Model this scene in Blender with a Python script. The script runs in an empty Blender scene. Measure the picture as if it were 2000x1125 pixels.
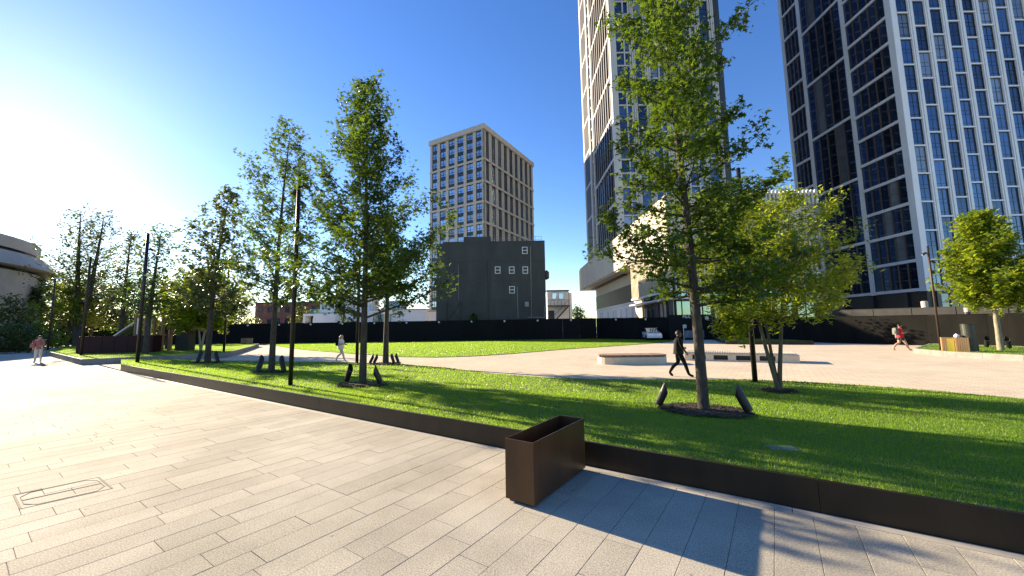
import bpy, bmesh, math, random
import numpy as np
from mathutils import Vector, Matrix, geometry

# ------------------------------------------------------------------ camera, sky, sun, exposure
SC = bpy.context.scene
COL = SC.collection
CAM_H, FPX = 1.8, 745.0
PITCH, ROLL = math.radians(5.95), math.radians(0.9)
SUN_AZ, SUN_EL = math.radians(-53.8), math.radians(18.6)      # azimuth from +Y towards +X

FWD = Vector((0, math.cos(PITCH), math.sin(PITCH)))
UP0 = Vector((0, -math.sin(PITCH), math.cos(PITCH)))
RGT = Vector((1, 0, 0)) * math.cos(ROLL) - UP0 * math.sin(ROLL)
UPV = UP0 * math.cos(ROLL) + Vector((1, 0, 0)) * math.sin(ROLL)
cd = bpy.data.cameras.new('camera'); cam = bpy.data.objects.new('camera', cd); COL.objects.link(cam)
cam.matrix_world = Matrix(((RGT.x, UPV.x, -FWD.x, 0), (RGT.y, UPV.y, -FWD.y, 0), (RGT.z, UPV.z, -FWD.z, CAM_H), (0, 0, 0, 1)))
cd.sensor_width = 36; cd.lens = FPX / 2000 * 36; cd.clip_start = 0.05; cd.clip_end = 4000
SC.camera = cam

W = bpy.data.worlds.new('World'); SC.world = W; W.use_nodes = True
wn = W.node_tree; bg = wn.nodes['Background']
sky = wn.nodes.new('ShaderNodeTexSky'); sky.sky_type = 'NISHITA'; sky.sun_disc = False
sky.sun_elevation = SUN_EL; sky.sun_rotation = SUN_AZ
sky.air_density = 1.0; sky.dust_density = 0.095; sky.ozone_density = 2.0; sky.altitude = 20
hs = wn.nodes.new('ShaderNodeHueSaturation'); hs.inputs['Saturation'].default_value = 1.28; hs.inputs['Hue'].default_value = 0.515
wn.links.new(sky.outputs[0], hs.inputs['Color']); wn.links.new(hs.outputs[0], bg.inputs[0]); bg.inputs[1].default_value = 0.08
S = Vector((math.sin(SUN_AZ) * math.cos(SUN_EL), math.cos(SUN_AZ) * math.cos(SUN_EL), math.sin(SUN_EL)))
ld = bpy.data.lights.new('sun', 'SUN'); ld.energy = 5.0; ld.angle = math.radians(0.53); ld.color = (1.0, 0.82, 0.56)
sun = bpy.data.objects.new('sun', ld); COL.objects.link(sun); sun.location = (-60, 45, 40)
sun.rotation_euler = (-S).to_track_quat('-Z', 'Y').to_euler()
SC.view_settings.view_transform = 'Standard'; SC.view_settings.look = 'None'
SC.view_settings.exposure = 1.75; SC.view_settings.gamma = 1; SC.view_settings.use_curve_mapping = False
SC.cycles.max_bounces = 8; SC.cycles.transparent_max_bounces = 8

def ray(u, v): return FWD + RGT * ((u - 1000) / FPX) - UPV * ((v - 562.5) / FPX)
def G(u, v, z=0.0):
    d = ray(u, v); t = (z - CAM_H) / d.z
    return Vector((d.x * t, d.y * t, z))
def D(u, v, Y):
    d = ray(u, v); t = Y / d.y
    return Vector((d.x * t, Y, CAM_H + d.z * t))
def PIX(p):
    q = Vector(p) - Vector((0, 0, CAM_H)); d = q.dot(FWD)
    if d < .05: return None
    return 1000 + FPX * q.dot(RGT) / d, 562.5 - FPX * q.dot(UPV) / d

rnd = random.Random(7)
# ------------------------------------------------------------------ materials
M = {}
def nd(nt, t, **kw):
    n = nt.nodes.new(t)
    for k, v in kw.items(): setattr(n, k, v)
    return n
def mat(name, c1, c2=None, scale=8.0, rough=.6, bump=0.0, bscale=None, metal=0.0, spec=.5, rand=0.0, detail=4, coord='POS', streak=None, emit=None, island=False):
    m = bpy.data.materials.new(name); m.use_nodes = True; M[name] = m
    nt = m.node_tree; p = nt.nodes['Principled BSDF']
    p.inputs['Roughness'].default_value = rough; p.inputs['Metallic'].default_value = metal
    p.inputs['Specular IOR Level'].default_value = spec
    if c2 is None: c2 = tuple(x * .82 for x in c1)
    geo = nd(nt, 'ShaderNodeNewGeometry'); tc = nd(nt, 'ShaderNodeTexCoord')
    vec = geo.outputs['Position'] if coord == 'POS' else tc.outputs['Object']
    if streak:
        mp = nd(nt, 'ShaderNodeMapping'); mp.inputs['Scale'].default_value = streak; nt.links.new(vec, mp.inputs[0]); nv = mp.outputs[0]
    else: nv = vec
    n = nd(nt, 'ShaderNodeTexNoise'); n.inputs['Scale'].default_value = scale; n.inputs['Detail'].default_value = detail; n.inputs['Roughness'].default_value = .62
    nt.links.new(nv, n.inputs['Vector'])
    r = nd(nt, 'ShaderNodeValToRGB'); r.color_ramp.elements[0].position = .32; r.color_ramp.elements[1].position = .68
    r.color_ramp.elements[0].color = (*c2, 1); r.color_ramp.elements[1].color = (*c1, 1)
    nt.links.new(n.outputs['Fac'], r.inputs[0]); out = r.outputs[0]
    if rand:
        if island: src = geo.outputs['Random Per Island']
        else: src = nd(nt, 'ShaderNodeObjectInfo').outputs['Random']
        mr = nd(nt, 'ShaderNodeMapRange'); mr.inputs[3].default_value = 1 - rand; mr.inputs[4].default_value = 1 + rand
        nt.links.new(src, mr.inputs[0])
        mx = nd(nt, 'ShaderNodeMix', data_type='RGBA', blend_type='MULTIPLY'); mx.inputs[0].default_value = 1
        nt.links.new(out, mx.inputs[6]); nt.links.new(mr.outputs[0], mx.inputs[7]); out = mx.outputs[2]
    nt.links.new(out, p.inputs['Base Color'])
    if bump:
        b = nd(nt, 'ShaderNodeBump'); b.inputs['Strength'].default_value = bump; b.inputs['Distance'].default_value = .02
        n2 = nd(nt, 'ShaderNodeTexNoise'); n2.inputs['Scale'].default_value = bscale or scale * 3; n2.inputs['Detail'].default_value = 5
        nt.links.new(nv, n2.inputs['Vector']); nt.links.new(n2.outputs['Fac'], b.inputs['Height']); nt.links.new(b.outputs[0], p.inputs['Normal'])
    if emit:
        p.inputs['Emission Color'].default_value = (*emit[0], 1); p.inputs['Emission Strength'].default_value = emit[1]
    return m
def leafmat(name, cols, trans, tw=.45):
    m = bpy.data.materials.new(name); m.use_nodes = True; M[name] = m
    nt = m.node_tree; p = nt.nodes['Principled BSDF']; o = nt.nodes['Material Output']
    p.inputs['Roughness'].default_value = .38; p.inputs['Specular IOR Level'].default_value = .5
    geo = nd(nt, 'ShaderNodeNewGeometry')
    r = nd(nt, 'ShaderNodeValToRGB')
    for i, c in enumerate(cols):
        if i < 2: e = r.color_ramp.elements[i]; e.position = i / (len(cols) - 1)
        else: e = r.color_ramp.elements.new(i / (len(cols) - 1))
    for e, c in zip(r.color_ramp.elements, cols): e.color = (*c, 1)
    nt.links.new(geo.outputs['Random Per Island'], r.inputs[0]); nt.links.new(r.outputs[0], p.inputs['Base Color'])
    t = nd(nt, 'ShaderNodeBsdfTranslucent')
    mx = nd(nt, 'ShaderNodeMix', data_type='RGBA', blend_type='MULTIPLY'); mx.inputs[0].default_value = 1
    g = nd(nt, 'ShaderNodeMix', data_type='RGBA'); g.inputs[0].default_value = .5
    nt.links.new(r.outputs[0], g.inputs[6]); g.inputs[7].default_value = (*trans, 1); nt.links.new(g.outputs[2], t.inputs[0])
    ms = nd(nt, 'ShaderNodeMixShader'); ms.inputs[0].default_value = tw
    nt.links.new(p.outputs[0], ms.inputs[1]); nt.links.new(t.outputs[0], ms.inputs[2]); nt.links.new(ms.outputs[0], o.inputs[0])
    return m
def glassmat(name, col, metal=.75, rough=.04, rand=.35, bump=.02):
    m = mat(name, col, tuple(c * .8 for c in col), scale=.35, rough=rough, metal=metal, rand=rand, bump=bump, bscale=.5)
    return m

def speckle(name, c1, c2, c3, rand, island, rough=.88):
    m = mat(name, c1, c2, scale=1.3, rough=rough, rand=rand, island=island, spec=.1)
    nt = m.node_tree; p = nt.nodes['Principled BSDF']; geo = nd(nt, 'ShaderNodeNewGeometry')
    v = nd(nt, 'ShaderNodeTexNoise'); v.inputs['Scale'].default_value = 85; v.inputs['Detail'].default_value = 4; v.inputs['Roughness'].default_value = .8
    nt.links.new(geo.outputs['Position'], v.inputs['Vector'])
    r = nd(nt, 'ShaderNodeValToRGB'); r.color_ramp.elements[0].position = .40; r.color_ramp.elements[1].position = .58
    r.color_ramp.elements[0].color = (*c3, 1); r.color_ramp.elements[1].color = (1, 1, 1, 1); nt.links.new(v.outputs['Fac'], r.inputs[0])
    st = nd(nt, 'ShaderNodeTexNoise'); st.inputs['Scale'].default_value = .45; st.inputs['Detail'].default_value = 5; nt.links.new(geo.outputs['Position'], st.inputs['Vector'])
    rs = nd(nt, 'ShaderNodeValToRGB'); rs.color_ramp.elements[0].position = .3; rs.color_ramp.elements[1].position = .62
    rs.color_ramp.elements[0].color = (.68, .68, .66, 1); rs.color_ramp.elements[1].color = (1, 1, 1, 1); nt.links.new(st.outputs['Fac'], rs.inputs[0])
    src = p.inputs['Base Color'].links[0].from_socket
    sp = nd(nt, 'ShaderNodeTexVoronoi'); sp.inputs['Scale'].default_value = 2.1; nt.links.new(geo.outputs['Position'], sp.inputs['Vector'])
    rg_ = nd(nt, 'ShaderNodeValToRGB'); rg_.color_ramp.elements[0].position = .022; rg_.color_ramp.elements[1].position = .034; rg_.color_ramp.elements[0].color = (.5, .49, .47, 1); rg_.color_ramp.elements[1].color = (1, 1, 1, 1); nt.links.new(sp.outputs['Distance'], rg_.inputs[0])
    for q in (r, rs, rg_):
        mx = nd(nt, 'ShaderNodeMix', data_type='RGBA', blend_type='MULTIPLY'); mx.inputs[0].default_value = 1
        nt.links.new(src, mx.inputs[6]); nt.links.new(q.outputs[0], mx.inputs[7]); src = mx.outputs[2]
    nt.links.new(src, p.inputs['Base Color'])
    b = nd(nt, 'ShaderNodeBump'); b.inputs['Strength'].default_value = .35; b.inputs['Distance'].default_value = .004
    nt.links.new(v.outputs['Fac'], b.inputs['Height']); nt.links.new(b.outputs[0], p.inputs['Normal'])

speckle('granite', (.63, .58, .48), (.52, .48, .40), (.48, .47, .46), .10, False)
speckle('granite_far', (.64, .59, .485), (.55, .505, .42), (.52, .51, .50), .07, True)
mat('joint', (.09, .083, .072), scale=20, rough=.9)
mat('asphalt', (.10, .10, .10), (.07, .07, .07), scale=3, rough=.9)
mat('concrete_strip', (.40, .37, .32), (.30, .285, .25), scale=5, rough=.7)
mat('bronze', (.034, .020, .011), (.015, .010, .007), scale=2.6, streak=(1, 1, .4), rand=.12, rough=.42, metal=.0, spec=.3, bump=.03, bscale=40)
mat('bronze_planter', (.095, .042, .016), (.055, .025, .010), scale=3.5, streak=(1, 1, .3), rough=.36, metal=.0, spec=.35, bump=.02, bscale=60)
mat('kerb_stone', (.24, .23, .21), (.16, .155, .145), scale=3, rough=.75, bump=.2, rand=.08)
mat('soil', (.05, .035, .022), (.025, .018, .012), scale=18, rough=.95, bump=.6)
mat('mulch', (.06, .04, .025), (.025, .017, .012), scale=25, rough=.95, rand=.4, island=True)
mat('lawn_base', (.12, .19, .015), (.075, .13, .012), scale=1.1, rough=.9, bump=.7, bscale=120, detail=6)
leafmat('grass', [(.045, .13, .008), (.085, .20, .012), (.16, .28, .025)], (.50, .76, .015), .6)
gm = M['grass'].node_tree
_geo = nd(gm, 'ShaderNodeNewGeometry'); _n = nd(gm, 'ShaderNodeTexNoise'); _n.inputs['Scale'].default_value = .9; _n.inputs['Detail'].default_value = 5; gm.links.new(_geo.outputs['Position'], _n.inputs['Vector'])
_r = nd(gm, 'ShaderNodeValToRGB'); _r.color_ramp.elements[0].position = .35; _r.color_ramp.elements[1].position = .66; _r.color_ramp.elements[0].color = (.6, .74, .7, 1); _r.color_ramp.elements[1].color = (1.12, .98, .7, 1)
gm.links.new(_n.outputs['Fac'], _r.inputs[0])
_p = gm.nodes['Principled BSDF']; _s = _p.inputs['Base Color'].links[0].from_socket
_m = nd(gm, 'ShaderNodeMix', data_type='RGBA', blend_type='MULTIPLY'); _m.inputs[0].default_value = 1; gm.links.new(_s, _m.inputs[6]); gm.links.new(_r.outputs[0], _m.inputs[7]); gm.links.new(_m.outputs[2], _p.inputs['Base Color'])
leafmat('leaf_gum', [(.018, .045, .006), (.036, .08, .009), (.062, .115, .014)], (.25, .38, .015), .38)
leafmat('leaf_bright', [(.05, .11, .010), (.10, .17, .016), (.20, .25, .025)], (.62, .70, .025), .5)
leafmat('leaf_soft', [(.035, .06, .012), (.06, .095, .018), (.10, .125, .03)], (.24, .28, .03), .38)
leafmat('leaf_dark', [(.018, .035, .014), (.03, .055, .02), (.045, .07, .03)], (.08, .12, .03), .25)
leafmat('leaf_dry', [(.16, .10, .04), (.25, .17, .07), (.33, .26, .12)], (.3, .2, .08), .2)
leafmat('leaf_red', [(.10, .03, .015), (.16, .06, .03), (.2, .10, .05)], (.3, .1, .05), .3)
mat('bark', (.075, .062, .045), (.03, .025, .019), scale=14, rough=.9, bump=.8, bscale=40, streak=(1, 1, .35))
mat('bark_olive', (.13, .11, .065), (.06, .05, .032), scale=12, rough=.9, bump=.5, bscale=30, streak=(1, 1, .4))
mat('bark_pale', (.30, .26, .19), (.15, .13, .09), scale=9, rough=.9, bump=.5, bscale=30, streak=(1, 1, .4))
mat('post_dark', (.022, .020, .019), (.014, .013, .012), scale=6, rough=.42, metal=.3)
mat('post_rust', (.055, .035, .024), (.032, .02, .015), scale=9, rough=.55, metal=.3)
mat('lens', (.6, .62, .6), rough=.08, metal=.6)
mat('hoarding', (.006, .006, .0075), (.004, .004, .005), scale=.8, rough=.6, rand=.25, spec=.12)
mat('white_paint', (.74, .74, .72), (.66, .66, .65), scale=3, rough=.5)
mat('plastic_lamp', (.7, .7, .66), rough=.4)
mat('wall_dark', (.012, .0118, .0105), (.006, .0058, .0055), scale=.9, rough=.9, bump=.3, streak=(1, 1, .22), rand=.12, spec=.1)
mat('parapet', (.035, .035, .032), (.02, .02, .02), scale=1.5, rough=.8)
mat('beige_stone', (.47, .44, .40), (.41, .385, .35), scale=.6, rough=.75)
mat('dark_panel', (.022, .026, .03), (.015, .018, .02), scale=1, rough=.4, rand=.2)
mat('box_grey', (.048, .050, .046), (.024, .026, .025), scale=.5, rough=.55, rand=.07, streak=(1, 1, .25), spec=.4)
mat('box_trim', (.028, .03, .03), scale=2, rough=.5)
mat('white_frame', (.70, .70, .70), (.62, .63, .64), scale=.8, rough=.45)
mat('tower_white', (.80, .80, .80), (.70, .70, .71), scale=.5, rough=.45, streak=(1, 1, .3))
mat('tower_cream', (.50, .49, .47), (.43, .42, .41), scale=.5, rough=.55, streak=(1, 1, .3))
mat('fin_brown', (.17, .125, .09), (.12, .09, .065), scale=1, rough=.4, metal=.3)
mat('fin_mauve', (.07, .056, .05), (.05, .04, .038), scale=1, rough=.45)
mat('podium_cream', (.50, .455, .375), (.43, .395, .325), scale=.5, rough=.7, rand=.04)
mat('podium_fin', (.60, .53, .41), (.5, .44, .34), scale=.8, rough=.6)
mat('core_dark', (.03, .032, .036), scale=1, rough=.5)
glassmat('glass_blue', (.09, .12, .165), .85, rand=.45)
glassmat('glass_dark', (.085, .125, .21), .8, rand=.5)
glassmat('glass_sky', (.42, .50, .60), .85, rand=.25)
glassmat('glass_blind', (.26, .28, .30), .45, rough=.12, rand=.3)
glassmat('glass_strip', (.05, .06, .075), .1, rough=.3)
glassmat('glass_teal', (.25, .36, .36), .7, rand=.3)
mat('concrete_round', (.42, .38, .34), (.33, .30, .275), scale=.4, rough=.85, bump=.2, bscale=1.5)
mat('concrete_rib', (.47, .42, .36), (.38, .34, .30), scale=.8, rough=.85)
mat('recess_dark', (.06, .05, .048), scale=1, rough=.8)
mat('brick_red', (.15, .075, .062), (.10, .05, .045), scale=.8, rough=.9)
mat('white_render', (.82, .81, .78), (.74, .73, .71), scale=.4, rough=.7)
mat('burgundy', (.03, .008, .012), (.02, .006, .008), scale=1, rough=.5, rand=.15, spec=.15)
mat('timber', (.32, .20, .11), (.20, .12, .065), scale=5, rough=.7, streak=(1, 1, .12), rand=.15)
mat('timber_bin', (.46, .28, .13), (.34, .19, .08), scale=6, rough=.6, streak=(1, 1, .12), rand=.15)
mat('timber_seat', (.24, .15, .105), (.14, .085, .06), scale=7, rough=.6, rand=.25)
mat('bench_stone', (.56, .49, .40), (.48, .42, .34), scale=3, rough=.75, bump=.1)
mat('bin_yellow', (.62, .52, .06), scale=3, rough=.5)
mat('bin_dark', (.045, .05, .04), (.03, .033, .028), scale=3, rough=.4, metal=.4)
mat('net_teal', (.13, .19, .17), (.08, .12, .11), scale=6, rough=.7)
mat('skin', (.45, .27, .19), (.38, .22, .15), scale=10, rough=.5)
mat('skin_dark', (.12, .065, .045), scale=10, rough=.5)
mat('hair_dark', (.015, .011, .009), scale=20, rough=.6)
mat('hair_blond', (.42, .31, .19), (.3, .2, .12), scale=20, rough=.6)
mat('cloth_black', (.010, .010, .012), scale=8, rough=.9, spec=.1)
mat('cloth_jacket', (.022, .024, .022), (.012, .013, .012), scale=9, rough=.85, spec=.2)
mat('cloth_grey', (.16, .165, .15), (.12, .12, .11), scale=12, rough=.85)
mat('cloth_white', (.66, .65, .62), (.52, .52, .5), scale=6, rough=.8)
mat('cloth_cream', (.58, .52, .42), (.48, .43, .35), scale=6, rough=.8)
mat('cloth_red', (.55, .018, .025), (.4, .012, .018), scale=6, rough=.75)
mat('cloth_navy', (.02, .02, .035), scale=8, rough=.8)
mat('cloth_pink', (.36, .12, .11), (.28, .09, .085), scale=6, rough=.8)
mat('shoe_pink', (.55, .2, .22), scale=6, rough=.6)
mat('car_white', (.7, .7, .7), (.66, .66, .67), scale=2, rough=.2)
mat('tyre', (.015, .015, .015), scale=20, rough=.9)
mat('rim', (.4, .4, .4), rough=.3, metal=.8)
mat('poster_blue', (.03, .05, .10), (.10, .15, .22), scale=1.6, rough=.3)
mat('poster_white', (.7, .7, .7), (.25, .28, .28), scale=9, rough=.4)
mat('steel', (.25, .25, .25), (.16, .16, .16), scale=6, rough=.45, metal=.6)
mat('flower_bed', (.30, .13, .14), (.10, .10, .04), scale=5, rough=.9)

# plaza pavers: too small to tell apart, so the material carries them
m = mat('pavers', (.68, .60, .465), (.58, .51, .40), scale=.35, rough=.88, spec=.1)
nt = m.node_tree; p = nt.nodes['Principled BSDF']; src = p.inputs['Base Color'].links[0].from_socket
geo = nd(nt, 'ShaderNodeNewGeometry'); mp = nd(nt, 'ShaderNodeMapping'); mp.inputs['Rotation'].default_value = (0, 0, .6); nt.links.new(geo.outputs['Position'], mp.inputs[0])
br = nd(nt, 'ShaderNodeTexBrick'); br.inputs['Scale'].default_value = 1; br.inputs['Brick Width'].default_value = .42; br.inputs['Row Height'].default_value = .14; br.inputs['Mortar Size'].default_value = .008
br.inputs['Color1'].default_value = (1, .97, .95, 1); br.inputs['Color2'].default_value = (.82, .76, .72, 1); br.inputs['Mortar'].default_value = (.45, .4, .37, 1)
nt.links.new(mp.outputs[0], br.inputs['Vector'])
mx = nd(nt, 'ShaderNodeMix', data_type='RGBA', blend_type='MULTIPLY'); mx.inputs[0].default_value = .8
nt.links.new(src, mx.inputs[6]); nt.links.new(br.outputs['Color'], mx.inputs[7]); nt.links.new(mx.outputs[2], p.inputs['Base Color'])

# ------------------------------------------------------------------ mesh helpers
class MB:
    def __init__(s): s.v = []; s.f = []; s.mi = []
    def add(s, vs, fs, mi=0):
        o = len(s.v); s.v += [tuple(x) for x in vs]; s.f += [tuple(i + o for i in f) for f in fs]; s.mi += [mi] * len(fs); return s
    def box(s, x0, x1, y0, y1, z0, z1, mi=0):
        return s.add([(x0, y0, z0), (x1, y0, z0), (x1, y1, z0), (x0, y1, z0), (x0, y0, z1), (x1, y0, z1), (x1, y1, z1), (x0, y1, z1)],
                     [(0, 3, 2, 1), (4, 5, 6, 7), (0, 1, 5, 4), (1, 2, 6, 5), (2, 3, 7, 6), (3, 0, 4, 7)], mi)
    def cbox(s, x0, x1, y0, y1, z0, z1, b, mi=0):          # box with chamfered top edges
        vs = [(x0, y0, z0), (x1, y0, z0), (x1, y1, z0), (x0, y1, z0), (x0, y0, z1 - b), (x1, y0, z1 - b), (x1, y1, z1 - b), (x0, y1, z1 - b),
              (x0 + b, y0 + b, z1), (x1 - b, y0 + b, z1), (x1 - b, y1 - b, z1), (x0 + b, y1 - b, z1)]
        return s.add(vs, [(0, 3, 2, 1), (8, 9, 10, 11), (0, 1, 5, 4), (1, 2, 6, 5), (2, 3, 7, 6), (3, 0, 4, 7), (4, 5, 9, 8), (5, 6, 10, 9), (6, 7, 11, 10), (7, 4, 8, 11)], mi)
    def bar(s, a, b, w, h=None, mi=0):                     # square bar between two points
        a, b = Vector(a), Vector(b); h = h or w; d = (b - a).normalized()
        u = d.cross(Vector((0, 0, 1)));  u = Vector((1, 0, 0)) if u.length < 1e-3 else u.normalized()
        w_ = u.cross(d).normalized(); vs = []
        for q in (a, b):
            for i, j in ((-1, -1), (1, -1), (1, 1), (-1, 1)): vs.append(q + u * (i * w / 2) + w_ * (j * h / 2))
        return s.add(vs, [(0, 3, 2, 1), (4, 5, 6, 7), (0, 1, 5, 4), (1, 2, 6, 5), (2, 3, 7, 6), (3, 0, 4, 7)], mi)
    def tube(s, pts, rad, n=8, mi=0, cap=True):
        pts = [Vector(q) for q in pts]; o = len(s.v); ref = None
        for i, q in enumerate(pts):
            d = (pts[min(i + 1, len(pts) - 1)] - pts[max(i - 1, 0)]).normalized()
            if ref is None: ref = d.cross(Vector((.31, .95, .1))).normalized()
            ref = (ref - d * ref.dot(d)).normalized(); w = d.cross(ref)
            for k in range(n):
                a = 2 * math.pi * k / n; s.v.append(tuple(q + (ref * math.cos(a) + w * math.sin(a)) * rad[i]))
        for i in range(len(pts) - 1):
            for k in range(n):
                s.f.append((o + i * n + k, o + i * n + (k + 1) % n, o + (i + 1) * n + (k + 1) % n, o + (i + 1) * n + k)); s.mi.append(mi)
        if cap:
            s.f.append(tuple(o + k for k in range(n - 1, -1, -1))); s.mi.append(mi)
            s.f.append(tuple(o + (len(pts) - 1) * n + k for k in range(n))); s.mi.append(mi)
        return s
    def prism(s, poly, z0, z1, mi=0):
        n = len(poly); vs = [(x, y, z0) for x, y in poly] + [(x, y, z1) for x, y in poly]
        return s.add(vs, [tuple(range(n - 1, -1, -1)), tuple(range(n, 2 * n))] + [(i, (i + 1) % n, n + (i + 1) % n, n + i) for i in range(n)], mi)
    def mesh(s, name, mats, smooth=False):
        me = bpy.data.meshes.new(name); me.from_pydata(s.v, [], s.f)
        for mm in (mats if isinstance(mats, (list, tuple)) else [mats]): me.materials.append(M[mm])
        me.polygons.foreach_set('material_index', s.mi)
        if smooth: me.polygons.foreach_set('use_smooth', [True] * len(me.polygons))
        me.update(); return me
    def build(s, name, mats, parent=None, loc=None, rz=0, smooth=False):
        return link(name, s.mesh(name, mats, smooth), parent, loc, rz)
def link(name, me, parent=None, loc=None, rz=0):
    o = bpy.data.objects.new(name, me); COL.objects.link(o)
    if loc is not None: o.location = loc
    o.rotation_euler = (0, 0, rz)
    if parent is not None: o.parent = parent
    return o
def tag(o, label, cat=None, group=None, kind=None):
    o['label'] = label
    if cat: o['category'] = cat
    if group: o['group'] = group
    if kind: o['kind'] = kind
    return o
def empty(name, loc, label, cat, group=None, rz=0):
    o = bpy.data.objects.new(name, None); COL.objects.link(o); o.location = loc; o.rotation_euler = (0, 0, rz); o.empty_display_size = .3
    return tag(o, label, cat, group)
def copy_tree(o, parent=None):
    c = o.copy(); COL.objects.link(c); c.parent = parent
    for ch in [x for x in bpy.data.objects if x.parent == o]: copy_tree(ch, c)
    return c
def np_mesh(name, V, Fq, k, mname):                       # V (n,3); Fq (m,k)
    me = bpy.data.meshes.new(name); V = np.ascontiguousarray(V, dtype=np.float32); Fq = np.ascontiguousarray(Fq, dtype=np.int32)
    me.vertices.add(len(V)); me.vertices.foreach_set('co', V.ravel())
    me.loops.add(Fq.size); me.loops.foreach_set('vertex_index', Fq.ravel())
    me.polygons.add(len(Fq)); me.polygons.foreach_set('loop_start', np.arange(0, Fq.size, k, dtype=np.int32))
    me.materials.append(M[mname]); me.update(calc_edges=True); return me

# ------------------------------------------------------------------ ground
E0 = Vector((-19.34, 19.06)); E1 = Vector((3.92, 3.15))
T = (E1 - E0).normalized(); N = Vector((-T.y, T.x)); N0 = N.dot(E0)          # edging direction, its normal, its offset
def TN(t, n): return T * t + N * n
T0, T1e = T.dot(E0), T.dot(E1)
LAWN_TOP = .27
def sstep(x): x = max(0., min(1., x)); return x * x * (3 - 2 * x)
def lawn_z(x, y): return .03 + (LAWN_TOP - .03) * (1 - sstep((N.x * x + N.y * y - N0) / 5.5))
def GL(u, v):
    z = .1
    for _ in range(12): p_ = G(u, v, z); z = lawn_z(p_.x, p_.y)
    return Vector((p_.x, p_.y, z))

g = MB().box(-900, 900, -60, 1600, -.6, -.05).build('ground', 'asphalt'); tag(g, 'grey ground stretching away under the buildings', kind='structure')
pl = MB().box(-140, 90, -12, 110, -.045, 0.0)
pl = MB()
# plaza: a sheet on the far side of the edging line
q = [TN(T0 - 120, N0 + .02), TN(T1e + 90, N0 + .02), TN(T1e + 90, N0 + 130), TN(T0 - 120, N0 + 130)]
pl.prism([(a.x, a.y) for a in q], -.045, 0); pl = pl.build('plaza_paving', 'pavers'); tag(pl, 'pinkish cream paved plaza beyond the lawn', kind='structure')

q = [TN(T0 - 120, N0 + .015), TN(T0 - 120, N0 - 70), TN(T1e + 12, N0 - 70), TN(T1e + 12, N0 + .015)]
pave = MB().prism([(a.x, a.y) for a in q], -.045, -.007).build('stone_paving', 'joint'); tag(pave, 'pale granite slab paving in the foreground', kind='structure')
RZ = math.atan2(T.y, T.x)
# slabs: courses run along N (square to the edging)
WID = .298; slabs = []; r2 = random.Random(11)
PLc = [G(988, 978), G(1045, 993)]
for c in range(-130, 14):
    t0 = T1e - .1 + c * WID
    n1 = N0 - .13 - r2.random() * .0
    first = True
    while n1 > N0 - 26:
        L = r2.choice((.55, .75, .9, .9, 1.1, 1.3)) if not first else r2.choice((.5, .8, 1.0, 1.2))
        first = False
        cpt = TN(t0 + WID / 2, n1 - L / 2); pp = PIX((cpt.x, cpt.y, 0)); dist = cpt.length
        if pp and cpt.y > .9 and -260 < pp[0] < 2260 and 600 < pp[1] < 1420 and dist < 34: slabs.append((dist, t0, n1, L))
        n1 -= L
slabs.sort()
lens = {}
for i, (dist, t0, n1, L) in enumerate(slabs[:300]):
    if L not in lens: lens[L] = MB().cbox(.002, WID - .002, -L + .002, -.002, -.04, 0, .002).mesh('slab', 'granite')
    p_ = TN(t0, n1); o = link('slab', lens[L], pave, (p_.x, p_.y, r2.uniform(-.0012, .0012)), RZ)
sb = MB()
for dist, t0, n1, L in slabs[300:]:
    z = r2.uniform(-.001, .001); P = [TN(t0 + .003, n1 - L + .003), TN(t0 + WID - .003, n1 - L + .003), TN(t0 + WID - .003, n1 - .003), TN(t0 + .003, n1 - .003)]
    sb.add([(a.x, a.y, -.03) for a in P] + [(a.x, a.y, z) for a in P], [(4, 5, 6, 7), (0, 1, 5, 4), (1, 2, 6, 5), (2, 3, 7, 6), (3, 0, 4, 7)])
o = sb.build('slab_field', 'granite_far', pave); o['kind'] = 'stuff'
far = MB()
q = [TN(T0 - 119, N0 - 26), TN(T1e + 11, N0 - 26), TN(T1e + 11, N0 - 69), TN(T0 - 119, N0 - 69)]
far.prism([(a.x, a.y) for a in reversed(q)], -.04, -.001)
q = [TN(T0 - 119, N0 - 26), TN(T0 - 119, N0 - .14), TN(T1e - .1 - 130 * WID, N0 - .14), TN(T1e - .1 - 130 * WID, N0 - 26)]
far.prism([(a.x, a.y) for a in reversed(q)], -.04, -.001)
o = far.build('far_slabs', 'granite_far', pave); o['kind'] = 'stuff'
# pale border strip at the foot of the edging
for k in range(12):
    t = T1e + 1.5 - k * 2.95
    MB().cbox(-2.943, 0, -.125, -.008, -.04, .001, .003).build('border_strip', 'concrete_strip', pave, (*TN(t, N0), 0), RZ)

# recessed access cover
cv = empty('access_cover', (0, 0, 0), 'rectangular recessed access cover with dark steel frame in the paving', 'cover')
c4 = [G(27, 967, .001), G(192, 932, .001), G(219, 954, .001), G(40, 994, .001)]
cc = sum(c4, Vector()) / 4; cv.location = cc
fr = MB()
for i in range(4): fr.bar(c4[i] - cc, c4[(i + 1) % 4] - cc, .009 if i % 2 == 0 else .018, .005)
fr.build('frame', 'joint', cv)
inn = MB(); ins = [(a - cc) * .9 for a in c4]; oc = []
for i in range(4):
    a, b = ins[i], ins[(i + 1) % 4]; k = .14 if i % 2 == 0 else .22
    oc += [a.lerp(b, k), a.lerp(b, 1 - k)]
for i in range(8): inn.bar(oc[i] + Vector((0, 0, .001)), oc[(i + 1) % 8] + Vector((0, 0, .001)), .005, .004)
inn.build('tray_edge', 'joint', cv)
mid = MB().bar((ins[0] + ins[3]) / 2 + Vector((0, 0, .001)), (ins[1] + ins[2]) / 2 + Vector((0, 0, .001)), .005, .004); mid.build('tray_joint', 'joint', cv)
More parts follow.
